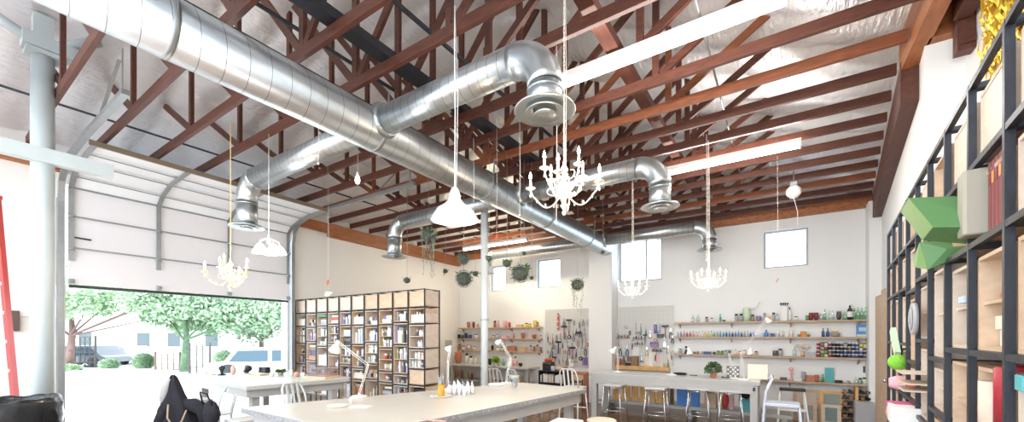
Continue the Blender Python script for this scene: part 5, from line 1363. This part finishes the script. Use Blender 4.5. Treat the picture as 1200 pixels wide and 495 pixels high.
# counter on the far wall
t = thing('wall_counter', 'white work counter along the far end of the back wall', 'counter', (-6.9, YB-.001, 0))
MB().box(-1.45, -.62, .74, 1.35, 0, .79).build('counter_top', M_topg, t)
for sx in (-1.38, -.05, 1.28): MB().box(sx-.04, -.58, 0, sx+.04, -.50, .74).build('leg', M_leg, t)
MB().box(-1.3, -.5, .30, 1.2, -.05, .34).build('lower_shelf', M_leg, t)
def row2(nm, z, lst, y): row(nm, z, lst, y)
row('far counter', .79, [('pot','rust',537,10,13),('jar','white',547,4,12),('jar','white',552,4,9),('bottle','white',557,3,10),('pot','black',574,6,7),('pot','green',581,9,10),('bottle','teal',590,4,7),('box','white',598,8,8),('bottle','pink',604,6,11),('pot','black',610,6,4)], y=9.35)
row('far counter lower shelf', .34, [('pot','rust',535,5,8),('pot','brown',541,5,9),('box','olive',547,5,8),('pot','dark red',553,4,7),('box','grey',599,9,7),('box','tan',608,7,8)], y=9.35)
t = thing('potted_plant', 'lime green bushy plant on the far wall counter beside the slim post', 'plant', (Xy(581, 9.2), 9.2, .79))
MB().lathe([(0, 0), (.05, 0), (.06, .08), (.05, .08)], n=14).build('pot', M_white, t)
lf = MB()
for k in range(300): a = random.uniform(0, 2*PI); e = random.uniform(-.2, 1.3); d = Vector((math.cos(a)*math.cos(e), math.sin(a)*math.cos(e), math.sin(e))); lf.leaf(Vector((0, 0, .12))+d*.07, d, .07, .045)
lf.build('foliage', mat('lime_leaf', (.36, .55, .08), .5, var=.3), t)
# notices on left wall near the corner
tag(MB().cbox((0, 0, 0), (.012, .30, .26), 0, .002).build('pinned_photos', colm('grey'), loc=(LW(9.2)+.008, 9.2, 1.36)), 'grey sheet of pinned photographs on the wall near the back corner', 'picture')
# black cart of cassettes
cx, cy = Xy(650, 8.7), 8.7
t = thing('book_cart', 'black metal cart packed with upright books beside the white chair', 'cart', (cx, cy, 0))
for z in (.20, .52, .795): MB().box(-.34, -.2, z-.02, .34, .2, z).build('cart_shelf', M_black, t)
for sx in (-.33, .33):
    MB().box(sx-.01, -.19, .02, sx+.01, .19, .78).build('side_panel', M_black, t)
MB().box(-.31, .17, .2, .31, .185, .77).build('back_panel', M_black, t)
for sx in (-1, 1):
    for sy in (-1, 1): MB().ball((sx*.3, sy*.16, .022), .022, n=8, m=6).build('caster', M_black, t)
for j, z in enumerate((.20, .52)):
    for i in range(15):
        c = ['white', 'cream', 'grey', 'white', 'tan', 'white', 'dark grey', 'cream'][(i*5+j) % 8]; h = .17+.04*((i*7) % 5)/5
        tag(MB().box(0, -.13, 0, .034, 0, h).build('book', colm(c), loc=(cx-.30+i*.0395, cy-.04, z+.0005)), '%s book, %s along on the %s shelf of the black cart' % (c, ordn(i+1), ('lower', 'upper')[j]), 'book', 'books on the black cart')
tag(MB().cbox((0, 0, .09), (.26, .18, .18), 0, .02).cbox((0, 0, .19), (.24, .16, .03), 0, .01).build('tool_case', M_black, loc=(cx-.17, cy, .7955)), 'black tool case on top of the book cart', 'case')
tag(MB().ball((0, 0, .045), .10, (1.2, .8, .45), 12, 8, .08).build('red_cloth', colm('red', .9), loc=(cx-.17, cy, 1.0)), 'red cloth heaped on the black tool case', 'cloth')
tag(MB().lathe([(0, 0), (.04, 0), (.045, .11), (.04, .11)], n=14).build('cup', colm('pale blue'), loc=(cx+.0, cy-.10, .7955)), 'pale blue cup on the black cart before the tool case', 'cup')
tag(MB().ball((0, 0, .05), .07, (1.2, .9, .7), 10, 8, .15).build('paper_bag', colm('tan', .9), loc=(cx+.12, cy, .7955)), 'crumpled tan paper bag on the black cart', 'bag')
tag(MB().cbox((0, 0, .05), (.10, .12, .10), 0, .01).build('tin_box', colm('rust'), loc=(cx+.26, cy+.02, .7955)), 'rust coloured tin at the end of the black cart top', 'box')
t = thing('wooden_cabinet', 'low brown wooden cabinet beside the black cart and pilaster', 'cabinet', (Xy(676, 9.3), 9.3, 0))
MB().box(-.28, -.2, 0, .28, .2, .72).build('cabinet_body', colm('rust'), t); MB().box(-.26, -.215, .04, .26, -.201, .68).build('door', colm('tan'), t); MB().ball((.2, -.225, .4), .014, n=8, m=6).build('handle', M_black, t)
t = thing('metal_trolley', 'dark metal trolley behind the long table end near the pilaster', 'trolley', (Xy(683, 8.9)-.1, 8.72, 0))
for z in (.25, .55): MB().box(-.12, -.14, z, .12, .14, z+.02).build('tray', M_dark, t)
for sx in (-.11, .11):
    for sy in (-.13, .13): MB().box(sx-.01, sy-.01, 0, sx+.01, sy+.01, .6).build('leg', M_dark, t)

# under the long table: on the bench
ZB = .2405
def bench(name, lab, cat, px, w, h, m, yy=8.72, d=.16, z=ZB, shape='box', tilt=0):
    x = Xy(px, yy); D = depth(x, yy); ww = w/F*D*.84; hh = h/F*D
    mb = MB()
    if shape == 'box': mb.cbox((0, 0, hh/2), (ww, d, hh), 0, .008)
    elif shape == 'bin':
        mb.add([(-ww*.46,-d/2,0),(ww*.46,-d/2,0),(ww*.46,d/2,0),(-ww*.46,d/2,0),(-ww/2,-d/2,hh),(ww/2,-d/2,hh),(ww/2,d/2,hh),(-ww/2,d/2,hh)], [(0,3,2,1),(0,1,5,4),(1,2,6,5),(2,3,7,6),(3,0,4,7),(4,5,6,7)])
        mb.box(-ww/2-.006, -d/2-.006, hh-.02, ww/2+.006, d/2+.006, hh+.002)
    elif shape == 'ball': mb.ball((0, 0, hh/2), hh/2, (ww/hh, .9, 1), 14, 10, .05)
    else: mb.lathe([(0, 0), (ww/2, 0), (ww/2*1.1, hh), (0, hh)], n=16)
    return tag(mb.build(name, m, loc=(x, yy, z)), lab, cat, 'things on the low bench')
for i, (px, w, h) in enumerate(((723, 9, 25), (733.5, 11, 26), (744, 9, 25), (754, 10, 26), (764, 9, 24), (773, 8, 26), (781, 7, 24))):
    bench('wooden_board', 'yellow wooden board leaning on the bench, %s from the pilaster end' % ordn(i+1), 'board', px, w, h, M_yel, d=.05+.02*(i % 2))
bench('dark_folder', 'narrow black folder standing between the boards and blue bins', 'folder', 787.5, 3.5, 25, M_black)
M_blue = mat('blue_bin', (.05, .22, .62), .4)
bench('storage_bin', 'bright blue bin on the bench, the wider one', 'bin', 800, 14, 23, M_blue, shape='bin')
bench('storage_bin', 'bright blue bin on the bench, the narrower one', 'bin', 815, 11, 24, M_blue, shape='bin')
bench('cardboard_box', 'tan cardboard box with white paper on the low bench', 'box', 833, 15, 17, colm('tan'))
o = bench('paper_stack', 'heap of crumpled white paper on the tan cardboard box', 'paper', 833, 14, 8, colm('white'), z=ZB+17/F*depth(Xy(833, 8.72), 8.72)+.001, shape='ball')
bench('red_bag', 'red and pink cloth bag on the low bench', 'bag', 850, 9, 20, colm('red'), shape='ball'); bench('glass_jar', 'small amber jar in front of the red cloth bag', 'jar', 844, 4, 7, colm('orange'), yy=8.60, shape='cyl')
bench('pink_box', 'pink box beside the red cloth bag on the bench', 'box', 857.5, 5, 18, colm('pink'))
bench('green_bin', 'dark green bin on the bench below the black sack', 'bin', 874, 16, 13, colm('teal'), shape='bin')
bench('black_sack', 'black and dark red sack resting on the green bin', 'sack', 874, 16, 14, colm('black'), z=ZB+13.5/F*depth(Xy(874, 8.72), 8.72)+.003, shape='ball')
bench('red_lid', 'flat red lid on top of the black sack', 'lid', 873, 13, 3, colm('red'), z=ZB+27.5/F*depth(Xy(874, 8.72), 8.72)+.005, shape='cyl')  # a loose lid lying flat on the sack
bench('striped_roll', 'red and white roll standing at the pilaster end of the bench', 'roll', 713, 5, 24, colm('red'), shape='cyl')
# frames and crates standing by the wall under the lowest shelf
def wframe(lab, px, py0, py1, w, y, glass, m=M_yel, tilt=-.12):
    x = Xy(px, y); D = depth(x, y); z1 = H+(HY-py0)/F*D; z0 = max(0.0, H+(HY-py1)/F*D); ww = w/F*D*.84; h = z1-z0
    t = thing('framed_screen', lab, 'frame', (x, y, z0), group='wooden frames leaning by the wall'); t.rotation_euler = (tilt, 0, 0)
    b_ = .055
    MB().box(-ww/2, -.02, 0, ww/2, .02, b_).box(-ww/2, -.02, h-b_, ww/2, .02, h).box(-ww/2, -.02, b_, -ww/2+b_, .02, h-b_).box(ww/2-b_, -.02, b_, ww/2, .02, h-b_).build('frame_rails', m, t)
    MB().box(-ww/2+b_, -.006, b_, ww/2-b_, .006, h-b_).build('inset', glass, t)
M_mesh = cm((.28, .32, .27), .5); M_mesh2 = cm((.62, .56, .45), .6)
wframe('tall wooden frame behind the others, nearest the step stool', 945, 457, 510, 30, 9.60, cm((.55, .46, .36)), M_shelf)
wframe('square wooden frame with a grey inset in front by the step stool', 946, 472, 512, 22, 9.45, M_mesh, M_ply)
wframe('tall wooden frame with dark green panes, farther from the step stool', 975, 459, 512, 27, 9.60, M_mesh, M_yel)
wframe('small wooden frame with a dark pane in front of the green paned one', 974, 475, 514, 22, 9.45, cm((.16, .22, .20)), M_plyp)
t = thing('bottle_rack', 'dark brown wooden rack full of small bottles by the corner', 'rack', (Xy(1003, 9.5), 9.5, 0))
for k in range(6):
    MB().box(-.20, -.10, .04+k*.11, .20, .10, .055+k*.11).build('rack_shelf', colm('brown'), t)
    for i in range(5):
        if i == 2: continue
        MB().tube([(-.16+i*.08, -.12, .085+k*.11), (-.16+i*.08, .08, .085+k*.11)], .028, 10).build('bottle', colm('brown' if (i+k) % 2 else 'black', .25), t)
MB().box(-.02, -.11, 0, .02, .10, .72).build('rack_post', M_yel, t)
tag(MB().cbox((0, 0, .30), (.26, .22, .5), 0, .01).build('grey_crate', colm('grey'), loc=(Xy(1013, 9.15), 9.15, -.05)), 'grey crate on the floor before the corner pilaster', 'crate')
# ------------------------------------------------------------------ outside
M_lf = mat('tree_leaves', (.26, .38, .24), .5, var=.35, vs=.8)
M_lf2 = mat('tree_leaves_light', (.38, .52, .34), .5, var=.3, vs=.8)
M_bark = mat('bark', (.20, .13, .10), .9, var=.3, vs=6, bump=.6)
def tree(lab, px, Z, trunk_r, h, crown, n=9000, m=M_lf, bark=M_bark, ls=.22):
    b = W(px, 424, Z); b.z = -.16
    t = thing('tree', lab, 'tree', b)
    MB().tube([(0, 0, 0), (.1, 0, h*.3), (-.05, .1, h*.6), (.1, 0, h)], [trunk_r, trunk_r*.8, trunk_r*.7, trunk_r*.4], 12).build('trunk', bark, t)
    lf = MB()
    br = MB()
    for (cx_, cy_, cz_, rx, rz_) in crown:
        br.tube([(0, 0, h*.55), (cx_*.6, cy_*.6, (h*.55+cz_)*.5+.3), (cx_, cy_, cz_)], [trunk_r*.3, trunk_r*.15, trunk_r*.06], 6)
    br.build('branches', bark, t)
    sub = []
    for (cx_, cy_, cz_, rx, rz_) in crown:
        for k in range(16):
            d = Vector((random.gauss(0, 1), random.gauss(0, 1), random.gauss(0, 1))).normalized()*random.uniform(.55, 1); sub.append((cx_+d.x*rx, cy_+d.y*rx, cz_+d.z*rz_, rx*.30))
    for k in range(n):
        c = random.choice(sub); d = Vector((random.gauss(0, 1), random.gauss(0, 1), random.gauss(0, .8)))*c[3]*.55
        lf.leaf((c[0]+d.x, c[1]+d.y, c[2]+d.z), (random.uniform(-1, 1), random.uniform(-1, 1), random.uniform(-1, .4)), random.uniform(.6, 1.3)*ls, ls*.55)
    lf.build('crown', m, t)
X_ = Vector((rt.x, rt.y)); 
def cr(lat, back, z, rx, rz_):   # offsets along the view right, along view depth
    v = rt*lat+fw*back; return (v.x, v.y, z, rx, rz_)
tree('broad shade tree with reddish trunk at the near post side of the door opening', 82, 21, .20, 3.2, [cr(.3, 0, 3.6, 1.6, .8), cr(2.4, .3, 3.9, 1.8, .7), cr(4.6, 0, 3.5, 1.4, .7), cr(5.6, .5, 2.7, .8, .8), cr(2.5, -.5, 4.8, 3, .8), cr(-2.4, 0, 3.9, 2, 1.0), cr(6.2, .5, 4.4, 2.4, .9)], 16000, M_lf2, mat('bark_red', (.16, .10, .09), .9, bump=.4))
tree('shade tree with ivy covered trunk in the middle of the door opening', 216, 20, .20, 2.8, [cr(0, 0, 3.2, 1.5, .8), cr(-1.6, .4, 3.0, .8, .6), cr(1.8, .2, 3.0, 1.3, .9), cr(3.6, .4, 2.9, 1.4, .9), cr(.5, .2, 4.3, 3, .9), cr(5.4, .2, 3.4, 1.6, 1.2)], 14000, M_lf, mat('ivy_bark', (.10, .17, .10), .9, var=.5, bump=.6))
tree('green tree seen through the opening close to the bookcase side jamb', 305, 24, .18, 2.6, [cr(0, 0, 3.2, 2, 1.6), cr(2.4, 0, 3.4, 2, 1.6), cr(-2.2, .5, 3.2, 1.6, 1.3), cr(4, .5, 4.6, 2.5, 1.5)], 12000, M_lf, ls=.24)
tree('distant tall tree beyond the white building across the yard', 150, 44, .4, 6, [cr(0, 0, 7, 5, 2.4), cr(7, 0, 6.5, 5, 2.4), cr(-7, 0, 6.8, 5, 2.4), cr(15, 0, 6.4, 5, 2.4)], 14000, M_lf2, ls=.5)
# white building across the yard
c = W(140, 420, 32)
t = thing('white_building', 'long pale building far across the bright yard', 'building', (c.x, c.y, -.16), math.atan2(.5534, .8329))
Mb = mat('building_white', (.86, .86, .84), .7, var=.03)
MB().box(-7.5, 0, 0, 9, 6, 2.9).build('walls', Mb, t); MB().add([(-7.8,-.4,2.9),(9.3,-.4,2.9),(9.3,6.4,2.9),(-7.8,6.4,2.9),(-7.8,3,3.9),(9.3,3,3.9)], [(0,3,2,1),(0,1,5,4),(1,2,5),(2,3,4,5),(3,0,4)]).build('roof', cm((.62, .62, .60)), t)
for x_ in (-5.8, -3.2, 1.4, 3.8, 6.8): MB().box(x_, -.03, .9, x_+1.0, .03, 2.0).build('window', mat('far_window', (.08, .10, .11), .6, spec=.1), t)
def lattice(lab, px0, px1, Z, h, m):
    a = W(px0, 424, Z); b = W(px1, 424, Z); a.z = b.z = 0; d = (b-a); L = d.length
    t = thing('lattice_fence', lab, 'fence', (a.x, a.y, -.16), math.atan2(d.y, d.x), 'lattice fences across the yard')
    mb = MB(); k = 0
    while k <= L+.01: mb.box(k-.02, -.02, 0, k+.02, .02, h); k += L/max(2, round(L/.28))
    for j in range(int(h/.28)+1): mb.box(0, -.03, j*.28, L, -.02, j*.28+.04)
    mb.build('lattice', m, t); MB().box(-.06, -.05, 0, -.021, .05, h+.1).build('post', m, t); MB().box(L+.021, -.05, 0, L+.06, .05, h+.1).build('post', m, t)
Ml = mat('lattice_paint', (.07, .065, .065), .7)
lattice('grey lattice panel beside the reddish tree trunk across the yard', 88, 111, 22.5, 1.7, Ml)
lattice('grey lattice panel beside the ivy covered tree trunk', 223, 245, 19, 1.35, Ml)
lattice('pale garden gate lattice between the two shade trees', 183, 210, 21, .85, mat('gate_paint', (.16, .10, .08), .7))
def hedge(lab, px, Z, w, h, m=M_lf, n=1500):
    b = W(px, 424, Z); b.z = -.16; t = thing('hedge_bush', lab, 'bush', b)
    mb = MB()
    for k in range(n):
        d = Vector((random.gauss(0, 1), random.gauss(0, 1), random.gauss(0, 1))).normalized()*random.uniform(.7, 1)
        v = rt*(d.x*w/2)+fw*(d.y*w/3); mb.leaf((v.x, v.y, h*.5+d.z*h*.5), d, .14, .09)
    mb.build('foliage', m, t); MB().tube([(0, 0, 0), (0, 0, h*.5)], .04, 6).build('stem', M_bark, t)
hedge('clipped green bush across the yard between the trees', 168, 22, 1.0, .75)
hedge('low green shrub left of the clipped bush across the yard', 128, 22, .9, .45, M_lf2, 700)
hedge('green shrub beside the second lattice panel', 262, 20, .9, 1.0)
hedge('low green strip of grass by the reddish tree trunk', 79, 20.5, 1.2, .25, M_lf2, 700)
def car(lab, px, Z, L, h, col, rz, van=False):
    b = W(px, 424, Z); t = thing('parked_van' if van else 'parked_car', lab, 'van' if van else 'car', (b.x, b.y, -.16), rz)
    w = h*.58 if van else .85; hb = h*.5
    pr = [(-L/2, .25), (-L/2, hb), (-L*.36, hb*1.06), (-L*.26, h), (L*.30, h), (L*.42, hb*1.1) if not van else (L*.48, hb*1.2), (L/2, hb*.9), (L/2, .25)]
    vs = [(x, -w, z) for x, z in pr]+[(x, w, z) for x, z in pr]; n = len(pr)
    MB().add(vs, [tuple(range(n)), tuple(reversed(range(n, 2*n)))]+[(i, n+i, n+(i+1) % n, (i+1) % n) for i in range(n)]).build('car_body', cm(col, .3), t)
    gl = mat('car_window', (.055, .085, .11), .6, spec=.1)
    for sx in (-1, 1):
        MB().add([(-L*.32, sx*(w+.004), hb*1.08), (-L*.24, sx*(w+.004), h*.93), (L*.02, sx*(w+.004), h*.93), (L*.02, sx*(w+.004), hb*1.08)], [(0,1,2,3)]).build('side_window', gl, t)
        MB().add([(L*.05, sx*(w+.004), hb*1.08), (L*.05, sx*(w+.004), h*.93), (L*.28, sx*(w+.004), h*.93), (L*.38, sx*(w+.004), hb*1.08)], [(0,1,2,3)]).build('side_window', gl, t)
        for xx in (-L*.32, L*.32): MB().tube([(xx, sx*w*.82, .30), (xx, sx*(w+.01), .30)], .30, 18).build('wheel', M_black, t)
yaw = math.atan2(.5534, .8329)
car('dark parked car far across the yard by the lattice panel', 101, 23.5, 3.4, 1.2, (.12, .13, .15), yaw+.1)
car('white parked van seen through the opening by the bookcase jamb', 318, 18, 4.4, 1.25, (.85, .87, .88), yaw+.25, True)
car('grey parked car far behind the clipped bush', 140, 25.5, 3.2, 1.1, (.45, .47, .50), yaw)

struct(MB().box(-90, -60, -.3, 60, 90, -.16).build('ground', mat('concrete_yard', (.75, .74, .72), .8, var=.05, vs=1)))
# ------------------------------------------------------------------ camera, world, render look
cam = bpy.data.cameras.new('camera'); co = bpy.data.objects.new('camera', cam); C.objects.link(co)
cam.sensor_width = 36; cam.lens = F/1200*36; cam.shift_y = (HY-247.5)/1200
co.location = (0, 0, H); co.rotation_euler = (PI/2, 0, math.atan2(.5534, .8329)); cam.clip_start = .02; cam.clip_end = 400
sc = bpy.context.scene; sc.camera = co
w = bpy.data.worlds.new('world'); sc.world = w; w.use_nodes = True
bg = w.node_tree.nodes['Background']; bg.inputs[0].default_value = (.78, .89, 1, 1); bg.inputs[1].default_value = WORLD
sun = bpy.data.lights.new('sun', 'SUN'); sun.energy = SUN; sun.angle = .01; so = bpy.data.objects.new('sun', sun); C.objects.link(so)
so.rotation_euler = Vector((-.28, .55, -.95)).to_track_quat('-Z', 'Y').to_euler()
sc.view_settings.view_transform = 'Standard'; sc.view_settings.look = 'None'; sc.view_settings.gamma = 1; sc.view_settings.use_curve_mapping = False
sc.view_settings.exposure = EXPO
sc.cycles.use_denoising = True
sc.cycles.max_bounces = 10; sc.cycles.diffuse_bounces = 5; sc.cycles.sample_clamp_indirect = 6
for k, v in _labels.items():
    if len(v) > 1: print('DUPLABEL', k, v[:4], len(v))
